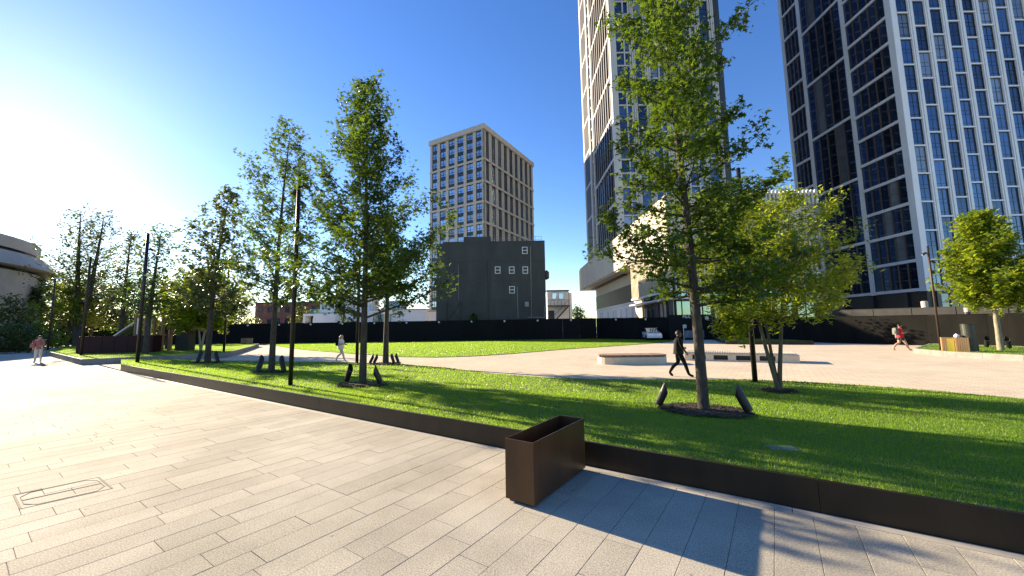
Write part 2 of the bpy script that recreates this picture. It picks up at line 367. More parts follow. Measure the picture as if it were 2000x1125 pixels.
# ------------------------------------------------------------------ lawns
def poly_sheet(name, poly, zf, step, mname, thick=None):
    pts = [Vector(p_) for p_ in poly]; xs = [p_.x for p_ in pts]; ys = [p_.y for p_ in pts]
    allp = list(pts); n = len(pts)
    x = min(xs)
    while x < max(xs):
        y = min(ys)
        while y < max(ys):
            c = False; j = n - 1
            for i in range(n):
                if (pts[i].y > y) != (pts[j].y > y) and x < (pts[j].x - pts[i].x) * (y - pts[i].y) / (pts[j].y - pts[i].y) + pts[i].x: c = not c
                j = i
            if c: allp.append(Vector((x + .01 * math.sin(y * 9), y)))
            y += step
        x += step
    r = geometry.delaunay_2d_cdt(allp, [(i, (i + 1) % n) for i in range(n)], [], 1, 1e-4)
    me = bpy.data.meshes.new(name); me.from_pydata([(v.x, v.y, zf(v.x, v.y)) for v in r[0]], [], [tuple(f) for f in r[2]])
    me.materials.append(M[mname]); me.polygons.foreach_set('use_smooth', [True] * len(me.polygons)); me.update()
    return link(name, me)
def inside_np(poly, X, Y):
    c = np.zeros(len(X), bool); n = len(poly); j = n - 1
    for i in range(n):
        xi, yi = poly[i]; xj, yj = poly[j]
        with np.errstate(divide='ignore', invalid='ignore'):
            cond = ((yi > Y) != (yj > Y)) & (X < (xj - xi) * (Y - yi) / (yj - yi + 1e-12) + xi)
        c ^= cond; j = i
    return c
def blades(name, poly, zf, spec, seed):                     # spec: list of (ymin,ymax,density,height,width)
    rg = np.random.default_rng(seed); VV = []
    xs = [p_[0] for p_ in poly]; ys = [p_[1] for p_ in poly]
    for d0, d1, dens, h, w in spec:
        y0, y1 = max(min(ys), d0), min(max(ys), d1)
        if y1 <= y0: continue
        n = int((max(xs) - min(xs)) * (y1 - y0) * dens); X = rg.uniform(min(xs), max(xs), n); Y = rg.uniform(y0, y1, n)
        k = inside_np(poly, X, Y) & (np.abs(X) < 1.5 * Y + 1); X = X[k]; Y = Y[k]; n = len(X)
        Z = np.array([zf(a, b) for a, b in zip(X, Y)])
        a = rg.uniform(0, 2 * np.pi, n); hh = h * rg.uniform(.5, 1.25, n); ww = w * rg.uniform(.7, 1.3, n); ln = rg.uniform(0, 2 * np.pi, n); la = hh * rg.uniform(.1, .8, n)
        B = np.stack([X, Y, Z - .004], 1); dx = np.stack([np.cos(a) * ww / 2, np.sin(a) * ww / 2, 0 * a], 1)
        tip = B + np.stack([np.cos(ln) * la, np.sin(ln) * la, hh], 1)
        VV.append(np.stack([B - dx, B + dx, tip], 1).reshape(-1, 3))
    V = np.concatenate(VV); o = link(name, np_mesh(name, V, np.arange(len(V)).reshape(-1, 3), 3, 'grass')); return o
back = [(236, 709.5), (262, 706.5), (300, 705), (400, 704.5), (500, 705), (560, 706), (640, 707), (700, 709), (790, 711.5), (870, 718), (960, 729), (1050, 736), (1150, 740), (1300, 741),
        (1450, 741), (1600, 747), (1750, 757), (1900, 770), (2000, 779), (2120, 795), (2300, 822)]
near = [TN(T0, N0 + .02)] + [G(u, v, .03).xy for u, v in back] + [TN(T1e + 2.6, N0 + .02)]
near = [(a.x, a.y) for a in near]
o = poly_sheet('near_lawn', near, lawn_z, .45, 'lawn_base'); tag(o, 'earth and turf of the raised near lawn behind the bronze edging', kind='structure')
o = blades('near_lawn_grass', near, lawn_z, [(0, 7, 3000, .034, .007), (7, 10.5, 1500, .038, .011), (10.5, 16, 420, .045, .02), (16, 40, 170, .05, .035)], 1)
tag(o, 'short mown grass of the near lawn', 'grass', kind='stuff')
farp = [(522, 673), (560, 678.5), (600, 683.5), (690, 690.5), (780, 696.5), (850, 697.5), (920, 695.5), (1000, 690.5), (1100, 682), (1200, 675.5), (1280, 670), (1315, 666.5), (1305, 662.5), (1255, 661.8)]
farl = [tuple(G(u, v, .03).xy) for u, v in farp] + [(12.3, 55.5), (-45, 58.0)]
zc_ = lambda x, y: .03
o = poly_sheet('far_lawn', farl, zc_, 2.0, 'lawn_base'); tag(o, 'turf of the far lawn below the black hoarding', kind='structure')
o = blades('far_lawn_grass', farl, zc_, [(0, 80, 120, .05, .045)], 2); tag(o, 'sunlit grass of the far lawn below the hoarding', 'grass', kind='stuff')

rgl = np.random.default_rng(77); X = rgl.uniform(-14, 9, 900); Y = rgl.uniform(3, 22, 900); kk = inside_np(near, X, Y); X, Y = X[kk][:170], Y[kk][:170]
FALLEN = (X, Y, rgl)
# bronze edging of the near lawn
ed = empty('lawn_edging', (*TN(T0, N0), 0), 'dark bronze metal edging panels along the raised near lawn', 'edging')
pm = None; L = 2.95; tseam = T.dot(Vector((-1.97, 7.16))); k0 = math.ceil((T0 - tseam) / L); ts = [T0 + .0]
t = tseam + k0 * L
while t < T1e + 2.6: ts.append(t); t += L
ts.append(T1e + 2.6)
for a, b in zip(ts, ts[1:]):
    if b - a < .1: continue
    pb = MB().box(.002, b - a - .002, 0, .012, -.03, LAWN_TOP + .028); pb.box(.002, b - a - .002, .0125, .05, LAWN_TOP + .016, LAWN_TOP + .028)
    pb.build('edging_panel', 'bronze', ed, tuple(Vector((*TN(a, N0), 0)) - ed.location), RZ)
endk = MB().add([(0, .06, -.02), (0, 5.6, -.02), (0, 5.6, .04), (0, 2.8, .17), (0, .06, LAWN_TOP + .028), (-.09, .06, -.02), (-.09, 5.6, -.02), (-.09, 5.6, .04), (-.09, 2.8, .17), (-.09, .06, LAWN_TOP + .028)],
                [(0, 1, 2, 3, 4), (9, 8, 7, 6, 5), (0, 4, 9, 5), (4, 3, 8, 9), (3, 2, 7, 8), (2, 1, 6, 7), (1, 0, 5, 6)])
o = endk.build('end_kerb', 'kerb_stone', ed, (0, 0, 0), RZ); o['label'] = 'pale stone kerb closing the far end of the edging'

def island(name, poly, h, label_k, label_l, label_g, pieces, mk, seed, dens=180):
    e = empty(name + '_kerb', (0, 0, 0), label_k, 'kerb')
    n = len(poly)
    for i in range(n):
        a, b = Vector(poly[i]), Vector(poly[(i + 1) % n]); d = b - a; Ln = d.length
        cnt = max(1, int(Ln / pieces)); ang = math.atan2(d.y, d.x)
        for k in range(cnt):
            l = Ln / cnt
            MB().cbox(.006, l - .006, 0, .14, -.03, h + .02, .012).build('kerb_stone', mk, e, tuple(Vector((*(a + d * (k / cnt)), 0))), ang)
    inn_ = [tuple(Vector(p_)) for p_ in poly]; zf = lambda x, y: h
    o = poly_sheet(name + '_lawn', inn_, zf, 2.5, 'lawn_base'); tag(o, label_l, kind='structure')
    o = blades(name + '_grass', inn_, zf, [(0, 100, dens, .045, .022)], seed); tag(o, label_g, 'grass', kind='stuff')
    return e
def CCW(P):
    a = sum(P[i][0] * P[(i + 1) % len(P)][1] - P[(i + 1) % len(P)][0] * P[i][1] for i in range(len(P)))
    return P if a > 0 else P[::-1]
islL = CCW([tuple(G(u, v).xy) for u, v in ((157, 713), (300, 706.5), (440, 699), (490, 683))] + [(-31, 47), (-58, 50), tuple(G(88, 693).xy)])
island('left_island', islL, .33, 'stone kerb round the raised island with the burgundy box', 'turf of the raised island with the burgundy box', 'grass around the burgundy box', 1.0, 'kerb_stone', 3)
islR = CCW([tuple(G(u, v).xy) for u, v in ((1785, 690), (1850, 697), (2000, 706), (2200, 722))] + [(31.2, 15), (28.6, 26.5)])
island('right_island', islR, .26, 'pale kerb of the raised bed behind the timber bins', 'turf of the raised bed behind the timber bins', 'grass of the raised bed behind the timber bins', 1.0, 'kerb_stone', 4)
islC = CCW([tuple(G(u, v).xy) for u, v in ((1418, 672.5), (1590, 673.5))] + [(25.6, 35.6), (24.2, 47.5), tuple(G(1395, 664).xy)])
island('middle_island', islC, .3, 'dark low kerb of the small lawn before the black wall', 'turf of the small lawn before the black wall', 'grass of the small lawn before the black wall', 1.5, 'bronze', 5)
# ------------------------------------------------------------------ planter box
p1 = G(988, 978); PW, PL_, PH, TH = .35, 1.25, .635, .012
pt = empty('planter', (p1.x, p1.y, 0), 'empty bronze metal planter trough standing against the lawn edging', 'planter', rz=RZ)
MB().box(.03, PW - .03, .03, PL_ - .03, 0, .0295).build('plinth', 'core_dark', pt)
def panel(x0, x1, y0, y1): MB().cbox(x0, x1, y0, y1, .03, PH, .002).build('side_panel', 'bronze_planter', pt)
panel(0, PW, 0, TH); panel(0, PW, PL_ - TH, PL_); panel(0, TH, TH + .0005, PL_ - TH - .0005); panel(PW - TH, PW, TH + .0005, PL_ - TH - .0005)
MB().box(TH + .001, PW - TH - .001, TH + .001, PL_ - TH - .001, .031, .05).build('base_panel', 'bronze', pt)
MB().box(TH + .002, PW - TH - .002, TH + .002, PL_ - TH - .002, .0505, .12).build('soil', 'soil', pt)

# ------------------------------------------------------------------ trees
STAR = []
for k, (a, r) in enumerate([(-90, .28), (-55, .62), (-32, .30), (5, .92), (38, .36), (90, 1.0), (142, .36), (175, .92), (212, .30), (235, .62)]):
    STAR.append((r * .5 * math.cos(math.radians(a)), r * .5 * math.sin(math.radians(a)) + .12, 0 if r < .5 else -.05))
def leaf_template(kind):
    if kind == 'star':
        V = np.array([(0, .1, .05)] + STAR); Fc = [(0, i + 1, (i + 1) % 10 + 1) for i in range(10)]
    elif kind == 'star5':
        V = np.array([(0, -.2, 0), (.5, .05, -.06), (.17, .2, .03), (0, .6, -.05), (-.17, .2, .03), (-.5, .05, -.06)]); Fc = [(0, 1, 2), (0, 2, 4), (2, 3, 4), (0, 4, 5)]
    elif kind == 'narrow':
        V = np.array([(0, -.5, 0), (.17, 0, .03), (0, .5, -.04), (-.17, 0, .03)]); Fc = [(0, 1, 2), (0, 2, 3)]
    else:
        V = np.array([(0, -.5, 0), (.36, .02, .05), (0, .5, -.06), (-.36, .02, .05)]); Fc = [(0, 1, 2), (0, 2, 3)]
    return V, np.array(Fc)
def leaf_mesh(name, C, size, kind, mname, rg, upb=.55):
    V, Fc = leaf_template(kind); n = len(C)
    nr = rg.normal(size=(n, 3)); nr /= np.linalg.norm(nr, axis=1)[:, None]; nr[:, 2] = np.abs(nr[:, 2]); nr += np.array([0, 0, upb]); nr /= np.linalg.norm(nr, axis=1)[:, None]
    t = rg.normal(size=(n, 3)); t -= nr * np.sum(t * nr, 1)[:, None]; t /= np.linalg.norm(t, axis=1)[:, None]; b = np.cross(nr, t)
    sz = size * rg.uniform(.5, 1.3, n)[:, None, None]
    P = C[:, None, :] + sz * (V[None, :, 0:1] * t[:, None, :] + V[None, :, 1:2] * b[:, None, :] + V[None, :, 2:3] * nr[:, None, :])
    F_ = (Fc[None] + (np.arange(n) * len(V))[:, None, None]).reshape(-1, 3)
    return np_mesh(name, P.reshape(-1, 3), F_, 3, mname)
def make_tree(name, label, base, H, r0, zc, prof, nl, seed, leaf='star', lsz=.13, lpt=12, tw=.5, twd=9, lm='leaf_gum', bm='bark', el=(18, 62), lean=(0, 0), group=None, stems=None, twigs=True, extra=None, wob=.05):
    rg = np.random.default_rng(seed); e = empty(name, tuple(base), label, 'tree', group)
    wood = MB(); C = []; pf = np.array(prof)
    ntr = 9
    def axis(f, st=None):
        x = lean[0] * f * f + wob * math.sin(3.1 * f + seed) * f; y = lean[1] * f * f + wob * math.cos(2.3 * f + seed) * f
        if st is not None:
            x += st[0] * (1.6 * f - .5 * f * f); y += st[1] * (1.6 * f - .5 * f * f)
        return Vector((x, y, 0))
    stl = stems or [None]
    tops = []
    for st in stl:
        hh = H * (.97 if st is None else st[2]); rr = r0 if st is None else r0 * st[3]
        pts = []; rad = []
        for i in range(ntr + 1):
            f = i / ntr; pts.append(axis(f, st) + Vector((0, 0, f * hh - (.05 if i == 0 else 0)))); rad.append(rr * ((1 - f) ** .85 * .93 + .05) * (1.25 if i == 0 else 1))
        pts.insert(1, pts[0].lerp(pts[1], .12)); rad.insert(1, rr * 1.02)
        wood.tube(pts, rad, 10 if r0 > .06 else 6)
        tops.append((st, hh, rr))
    per = nl // len(stl)
    for si, (st, hh, rr) in enumerate(tops):
        for i in range(per):
            f = ((i + .5 + rg.uniform(-.3, .3)) / per); f = min(max(f, .0), 1)
            R = float(np.interp(f, pf[:, 0], pf[:, 1])) * (rg.uniform(.45, .95) if rg.random() < .6 else rg.uniform(.95, 1.3)); az = i * 2.39996 + rg.uniform(-.4, .4) + si * 1.3
            e_ = math.radians(el[0] + (el[1] - el[0]) * f + rg.uniform(-9, 9)); rise = R * math.tan(e_)
            zt = zc + (H - zc) * f; za = max(zc * .8, zt - rise * .75); za = min(za, hh * .97)
            fa = za / hh; A = axis(fa, st) + Vector((0, 0, za)); dr = Vector((math.cos(az), math.sin(az), 0)); side = Vector((-dr.y, dr.x, 0)) * rg.uniform(-.25, .25) * R
            pts = [A + dr * (R * s) + side * s * s + Vector((0, 0, rise * (.65 * s + .35 * s * s) + .03 * math.sin(7 * s + i))) for s in (0, .25, .5, .75, 1.0)]
            lr = max(.006, rr * (1 - fa) * .42 + .004) * (1 - .35 * f); wood.tube(pts, [lr, lr * .75, lr * .55, lr * .35, lr * .15], 5, cap=False)
            limbs = [(pts, R)]
            for pts_, R_ in limbs:
                nt_ = int(R_ * twd) + 3
                for k in range(nt_):
                    s = .22 + .78 * (k + rg.uniform(0, 1)) / nt_; j = min(3, int(s * 4)); q0 = pts_[j].lerp(pts_[j + 1], s * 4 - j) if s < 1 else pts_[4]
                    rv = rg.normal(size=3); td = (dr * .55 + Vector(rv) * .62 + Vector((0, 0, .38))).normalized(); tl = tw * rg.uniform(.45, 1.2) * (1.15 - .4 * s)
                    q1 = q0 + td * tl
                    if twigs: wood.tube([q0, q1], [.006 + lr * .12, .002], 3, cap=False)
                    m_ = max(2, int(lpt * rg.uniform(.6, 1.3) * (.5 + .5 * tl / tw)))
                    u_ = rg.uniform(.15, 1.08, m_); pp = np.array(q0)[None] + np.array(td)[None] * (u_ * tl)[:, None] + rg.normal(size=(m_, 3)) * .16 * tw; C.append(pp)
        for k in range(10):                                   # leader
            fz = hh * (1 - .018 * k); q = np.array(axis(fz / hh, st)) + np.array((0, 0, fz)); C.append(q[None] + rg.normal(size=(max(3, lpt // 2), 3)) * np.array([.12, .12, .12]) * (tw / .5))
    if extra:
        for (x0, y0, z0), (x1, y1, z1) in extra:               # long side branches seen in the photograph
            a, b = Vector((x0, y0, z0)), Vector((x1, y1, z1)); pts = [a.lerp(b, s) + Vector((0, 0, -.25 * math.sin(math.pi * s))) for s in (0, .25, .5, .75, 1)]
            wood.tube(pts, [.028, .02, .014, .009, .004], 5, cap=False)
            for k in range(22):
                s = .35 + .65 * k / 21; j = min(3, int(s * 4)); q0 = pts[j].lerp(pts[j + 1], s * 4 - j); td = (Vector(rg.normal(size=3)) * .7 + Vector((0, 0, .4)) + (b - a).normalized() * .5).normalized(); tl = tw * rg.uniform(.3, .75)
                wood.tube([q0, q0 + td * tl], [.006, .002], 3, cap=False)
                u_ = rg.uniform(.2, 1.1, lpt); C.append(np.array(q0)[None] + np.array(td)[None] * (u_ * tl)[:, None] + rg.normal(size=(lpt, 3)) * .14 * tw)
    C = np.concatenate(C)
    wood.build('trunk', bm, e, smooth=True)
    link('crown', leaf_mesh('crown', C, lsz, leaf, lm, rg), e)
    return e
P_GUM = [(0, .95), (.1, 1.05), (.25, .9), (.45, .66), (.65, .46), (.85, .24), (1, .08)]
def prof(sc, base=P_GUM): return [(a, b * sc) for a, b in base]
gum = 'young sweetgum trees on the lawn'
def U(u, v): return GL(u, v)
b1 = U(1375, 803)
big = make_tree('sweetgum_tree', 'tall star leaved tree in dark mulch ring, nearest to the bronze planter', b1, 11.3, .108, 2.15,
          [(0, 1.4), (.1, 1.6), (.25, 1.5), (.45, 1.25), (.65, 1.0), (.85, .65), (1, .2)], 76, 4, 'star', .155, 23, .5, 9.5, el=(6, 58), lean=(-.55, .1), group=gum,
          extra=[((-.05, 0, 3.6), (2.15, .1, 5.1)), ((-.05, 0, 3.1), (1.75, .3, 3.75)), ((-.1, 0, 2.9), (-1.75, .1, 4.0)), ((-.2, 0, 5.0), (1.1, .1, 6.4))])
b2 = U(708, 752)
make_tree('sweetgum_tree', 'full dark green tree left of the beige tower, two uplights at its foot', b2, 9.5, .108, 2.45, prof(2.5), 68, 8, 'star', .17, 24, .56, 8, lean=(.0, 0), group=gum)
b3 = U(530, 727)
make_tree('sweetgum_tree', 'tree immediately left of the tallest near lamp post', b3, 10.6, .125, 2.9, [(0, 1.1), (.15, 1.6), (.35, 1.6), (.6, 1.35), (.8, .95), (1, .25)], 46, 15, 'star', .2, 17, .6, 7, lean=(.35, 0), group=gum)
b4 = U(405, 709)
make_tree('sweetgum_tree', 'tree nearest the far left end of the near lawn', b4, 10.3, .16, 2.9, [(0, 2.0), (.15, 2.4), (.35, 2.0), (.55, 1.4), (.8, .6), (1, .1)], 46, 23, 'star5', .23, 15, .65, 5.5, lm='leaf_soft', lean=(.6, 0), group=gum)
b8 = U(753, 711)
make_tree('sweetgum_tree', 'tree on the back edge of the near lawn with four small uplights', b8, 8.0, .16, 3.7, [(0, 1.2), (.2, 1.7), (.5, 1.4), (.8, .8), (1, .15)], 50, 31, 'star5', .22, 14, .7, 6, group=gum)
b9 = U(1522, 764)
make_tree('multi_stem_tree', 'feathery light green multi stem tree beside the bare dark post', b9, 5.6, .062, 2.0, [(0, 1.15), (.2, 1.75), (.45, 1.8), (.7, 1.35), (.9, .7), (1, .3)], 80, 41, 'narrow', .135, 30, .5, 8, lm='leaf_bright', bm='bark_olive', el=(10, 48), lean=(.4, 0),
          stems=[(-.72, .12, .86, .9), (.42, .10, .9, 1.0), (-.15, .45, .84, .8)], extra=[((.5, 0, 2.4), (2.35, .1, 3.5)), ((.5, 0, 2.0), (2.2, .2, 2.7)), ((-.5, 0, 2.0), (-1.35, -.2, 2.0)), ((.4, 0, 2.6), (2.5, .3, 3.1)), ((-.5, 0, 1.7), (-1.2, .3, 1.75))])
b10 = G(1955, 684, .26)
make_tree('maple_tree', 'dense fresh green tree on the raised bed right of the timber bins', b10, 7.2, .13, 2.45, [(0, 1.5), (.12, 2.0), (.35, 1.75), (.6, 1.2), (.85, .6), (1, .15)], 84, 52, 'star5', .24, 20, .6, 8, lm='leaf_bright', bm='bark_pale', lean=(-.3, 0))
b10b = Vector((28.6, 18.6, .26))
make_tree('maple_tree', 'green tree cut off by the right edge of the photo', b10b, 6.6, .12, 2.2, [(0, 1.3), (.2, 1.7), (.5, 1.5), (.8, .8), (1, .15)], 56, 53, 'star5', .24, 18, .6, 7, lm='leaf_gum', bm='bark_pale')
bm_ = G(1434, 664, .3); make_tree('young_tree', 'thin young tree on the small lawn before the black wall', bm_, 5.0, .09, 2.0, [(0, .9), (.3, 1.2), (.7, .8), (1, .2)], 26, 57, 'diamond', .2, 10, .6, 4, lm='leaf_bright', bm='bark_pale', twigs=False)
# left island and beyond
b6 = G(233, 686, .33); b7 = G(284, 691, .33)
make_tree('island_tree', 'slender tree in front of the burgundy box, left of two', b6, 10.6, .22, 3.0, [(0, 1.6), (.2, 1.9), (.5, 1.5), (.8, .7), (1, .15)], 38, 61, 'star5', .25, 10, .75, 4, lm='leaf_soft', group='trees on the left island')
make_tree('island_tree', 'slender tree in front of the burgundy box, right of two', b7, 9.4, .2, 3.0, [(0, 1.4), (.2, 1.9), (.5, 1.6), (.8, .9), (1, .2)], 38, 62, 'star5', .25, 10, .75, 4, lm='leaf_gum', lean=(.4, 0), group='trees on the left island')
bi = G(392, 684, .33)
make_tree('multi_stem_tree', 'multi stem yellow green tree on the left island before the hoarding', bi, 6.9, .10, 1.9, [(0, 2.0), (.25, 2.9), (.55, 2.5), (.8, 1.5), (1, .5)], 70, 66, 'diamond', .28, 18, .8, 5.5, lm='leaf_bright', bm='bark_pale', stems=[(-.7, .1, .9, .9), (.6, .1, .92, 1), (.1, .6, .85, .8), (-.2, -.4, .8, .8)], group='trees on the left island')
tb = D(150, 672, 56)
make_tree('big_tree', 'very tall old tree with thick trunk at far left', (tb.x, 56, 0), 20.5, .5, 6.5, [(0, 3.0), (.2, 4.6), (.5, 4.6), (.75, 3.2), (.92, 1.6), (1, .5)], 64, 71, 'diamond', .32, 13, 1.5, 2.8, lm='leaf_soft', stems=[(-1.2, 0, .97, 1), (1.6, .4, .96, .9)])
def bgtree(u, v, Y, H_, R_, seed, label, lm='leaf_soft', zc=None, sz=.45, name='background_tree', nl=40, grp='trees in the background'):
    d = D(u, v, Y); zc = zc if zc is not None else H_ * .18
    make_tree(name, label, (d.x, d.y, 0), H_, .02 * H_ + .03, zc, [(0, R_ * .8), (.25, R_), (.6, R_ * .85), (.85, R_ * .5), (1, R_ * .15)], nl, seed, 'diamond', sz * .9, 12, R_ * .34, 9 / R_ + 1.4, lm=lm, twigs=False, group=grp)
bgtree(14, 640, 44, 6.2, 2.6, 81, 'loose olive green tree at the left edge of the photo', 'leaf_soft', .8, .3)
bgtree(60, 640, 62, 9.5, 2.4, 82, 'narrow dark conifer in front of the round building', 'leaf_dark', 1.0, .4)
bgtree(100, 640, 66, 12.5, 3.2, 83, 'light green tree overlapping the round building', 'leaf_bright', 6.0, .42, nl=26)
bgtree(135, 640, 56, 9.5, 3.6, 84, 'yellow green tree below the very tall old tree', 'leaf_bright', 3.4, .36)
bgtree(178, 640, 62, 11.0, 4.2, 85, 'olive tree behind the left half of the burgundy box', 'leaf_soft', 3.6, .4)
bgtree(245, 640, 64, 11.0, 4.4, 86, 'mid green tree behind the play structure', 'leaf_gum', 3.0, .4)
bgtree(318, 640, 60, 10.5, 3.6, 87, 'green tree above the left end of the hoarding', 'leaf_bright', 2.4, .38)
bgtree(372, 640, 72, 11.0, 4.2, 88, 'sunlit tree behind the left part of the hoarding', 'leaf_bright', 2.5, .42)
bgtree(452, 640, 76, 10.0, 4.0, 89, 'grey green tree behind the hoarding beside the brick building', 'leaf_soft', 2.5, .42)
bgtree(585, 640, 84, 7.4, 2.2, 90, 'small tree between the brick and the white building', 'leaf_soft', 2.0, .36, nl=24)
bgtree(670, 640, 76, 6.2, 1.2, 91, 'small shrub tree in the white building recess', 'leaf_soft', 1.5, .3, nl=18)
bgtree(690, 640, 75, 5.9, 1.0, 92, 'pointed dark shrub tree at the white building', 'leaf_dark', 1.5, .28, nl=16)
bgtree(838, 640, 112, 7.0, 2.5, 93, 'small dark tree in the gap left of the beige tower', 'leaf_dark', 1.0, .4, nl=20)
bgtree(1130, 640, 88, 6.2, 3.0, 94, 'round tree between the stair building and the tall tower', 'leaf_gum', .6, .4, nl=30)
bgtree(925, 640, 57.35, 4.0, .85, 95, 'pale climbing shrub at the foot of the dark grey building', 'leaf_soft', .8, .26, nl=20)
# shrubs and flower bed far left
bgtree(40, 660, 40, 3.0, 2.0, 96, 'low olive shrub behind the flower bed', 'leaf_soft', .2, .25, 'shrub', 26, 'shrubs at the left edge')
bgtree(75, 660, 46, 3.4, 2.2, 97, 'low green shrub left of the old tree trunk', 'leaf_bright', .2, .25, 'shrub', 26, 'shrubs at the left edge')
bgtree(-30, 660, 38, 3.2, 2.6, 98, 'low shrub cut by the left edge', 'leaf_soft', .2, .25, 'shrub', 26, 'shrubs at the left edge')
bgtree(115, 655, 50, 2.2, 1.2, 99, 'feathery fern like shrub beside the old tree trunk', 'leaf_bright', .2, .22, 'shrub', 16, 'shrubs at the left edge')
for i_, (u_, Y_, H_, R_, lm_, lb_) in enumerate(((130, 74, 4.6, 3.2, 'leaf_dark', 'dark hedge bush left of the burgundy box, far behind'), (182, 78, 5.2, 3.4, 'leaf_soft', 'olive hedge bush far behind the burgundy box middle'), (232, 82, 5.0, 3.4, 'leaf_gum', 'green hedge bush far behind the play structure'), (285, 84, 5.4, 3.6, 'leaf_soft', 'olive hedge bush far behind the right end of the burgundy box'), (335, 86, 5.0, 3.4, 'leaf_dark', 'dark hedge bush far behind the red sculpture'))):
    bgtree(u_, 650, Y_, H_, R_, 110 + i_, lb_, lm_, .1, .5, 'hedge_bush', 44, 'hedge bushes behind the left island')
fb = [tuple(G(u, v).xy) for u, v in ((-200, 694), (-60, 690), (78, 686), (82, 681), (-200, 676))]
o = poly_sheet('flower_bed', CCW(fb), lambda x, y: .12, 2, 'flower_bed'); tag(o, 'soil of the low flower bed at far left', kind='structure')
rgf = np.random.default_rng(5); xs = [a for a, b in fb]; ys = [b for a, b in fb]; X = rgf.uniform(min(xs), max(xs), 9000); Y = rgf.uniform(min(ys), max(ys), 9000); k = inside_np(fb, X, Y); X = X[k]; Y = Y[k]
o = link('ground_cover', leaf_mesh('ground_cover', np.stack([X, Y, .12 + rgf.uniform(0, .45, len(X))], 1), .24, 'diamond', 'leaf_soft', rgf)); tag(o, 'green ground cover plants of the low flower bed', 'plants', kind='stuff')
k = rgf.random(len(X)) < .12
o = link('blossom', leaf_mesh('blossom', np.stack([X[k], Y[k], .5 + rgf.uniform(0, .15, k.sum())], 1), .2, 'diamond', 'leaf_red', rgf)); tag(o, 'pinkish red blossom above the low flower bed', 'flowers', kind='stuff')

X, Y, rgl = FALLEN
o = link('fallen_leaves', leaf_mesh('fallen_leaves', np.stack([X, Y, np.array([lawn_z(a_, b_) + .035 for a_, b_ in zip(X, Y)])], 1), .085, 'star', 'leaf_dry', rgl, 3.0)); tag(o, 'a few dry leaves fallen on the near lawn', 'leaves', kind='stuff')
# ------------------------------------------------------------------ mulch rings and uplights
def mulch(c, r, label, seed):
    e = empty('mulch_ring', (c.x, c.y, c.z), label, 'mulch', 'mulch rings at the tree feet'); rr = random.Random(seed)
    pts = [(r * (1 + .04 * math.sin(3 * a * .3 + seed)) * math.cos(a * math.pi / 16), r * (1 + .05 * math.sin(a * 1.3)) * math.sin(a * math.pi / 16)) for a in range(32)]
    sh = poly_sheet('soil_disc', pts, lambda x, y: lawn_z(c.x + x, c.y + y) - c.z + .03 + .02 * (1 - (x * x + y * y) / (r * r)), .25, 'soil'); sh.parent = e
    ch = MB()
    for _ in range(int(420 * r * r) + 60):
        a = rr.random() * 6.283; d = r * math.sqrt(rr.random()) * .98; x, y = d * math.cos(a), d * math.sin(a); z = lawn_z(c.x + x, c.y + y) - c.z + .045
        v = Vector((rr.uniform(-1, 1), rr.uniform(-1, 1), rr.uniform(-.35, .35))).normalized() * rr.uniform(.02, .05); ch.bar(Vector((x, y, z)) - v, Vector((x, y, z)) + v, rr.uniform(.015, .03), .01)
    o = ch.build('bark_chips', 'mulch', e); o['kind'] = 'stuff'
mulch(b1, .86, 'mulch ring round the tallest tree behind the planter', 1)
mulch(b2, .72, 'mulch ring under the full dark tree left of centre', 2)
mulch(b3, .72, 'mulch ring left of the tallest near lamp post', 3)
mulch(b4, .8, 'mulch ring nearest the far left lawn end', 4)
mulch(b8, .8, 'mulch ring with four uplights at the lawn back edge', 5)
mulch(b9, .42, 'small mulch ring under the multi stem tree', 6)
def uplight_proto():
    e = empty('uplight', (0, 0, 0), 'x', 'uplight', 'garden uplights at the tree feet')
    MB().tube([(0, 0, -.1), (0, 0, .1)], [.014, .014], 6).build('stake', 'post_dark', e)
    ax = Vector((.42, 0, .9)).normalized(); c0 = Vector((.0, 0, .09)); b = MB()
    b.tube([c0 - ax * .03, c0, c0 + ax * .20, c0 + ax * .205], [.058, .062, .066, .06], 14); b.build('lamp_body', 'post_dark', e, smooth=False)
    v = MB(); n = 16; ux = Vector((0, 1, 0)); uz = ax.cross(ux)
    vs = []; fs = []
    for k in range(n):                                     # tube with a slanted mouth, long side away from the tree
        a = 2 * math.pi * k / n; d = ux * math.cos(a) + uz * math.sin(a); hgt = .015 + .17 * (.5 + .5 * d.dot(Vector((-.9, 0, .42))))
        vs += [c0 + ax * .195 + d * .067, c0 + ax * (.2 + hgt) + d * .067, c0 + ax * (.2 + hgt) + d * .062, c0 + ax * .195 + d * .062]
    for k in range(n):
        o_ = 4 * k; p4 = 4 * ((k + 1) % n); fs += [(o_, p4, p4 + 1, o_ + 1), (o_ + 1, p4 + 1, p4 + 2, o_ + 2), (o_ + 2, p4 + 2, p4 + 3, o_ + 3)]
    v.add(vs, fs).build('visor', 'post_dark', e)
    MB().tube([c0 + ax * .2055, c0 + ax * .208], [.055, .055], 12).build('lens', 'lens', e)
    return e
up0 = uplight_proto(); used = [False]
def uplight(u, v, c, label, s=1.0, z=None):
    p_ = GL(u, v) if z is None else G(u, v, z)
    o = up0 if not used[0] else copy_tree(up0); used[0] = True
    o.location = p_; o.rotation_euler = (0, 0, math.atan2(c.y - p_.y, c.x - p_.x)); o.scale = (s, s, s); o['label'] = label
uplight(1288, 797, b1, 'uplight left of the tallest tree, by the planter side', 1.2)
uplight(1462, 812, b1, 'uplight leaning at the right of the tallest tree trunk', 1.3)
uplight(677, 749, b2, 'uplight left of the full dark tree left of centre', 1.3)
uplight(742, 752, b2, 'uplight right of the full dark tree left of centre', 1.3)
uplight(504, 730, b3, 'uplight left of the tree beside the tallest near lamp post', 1.5)
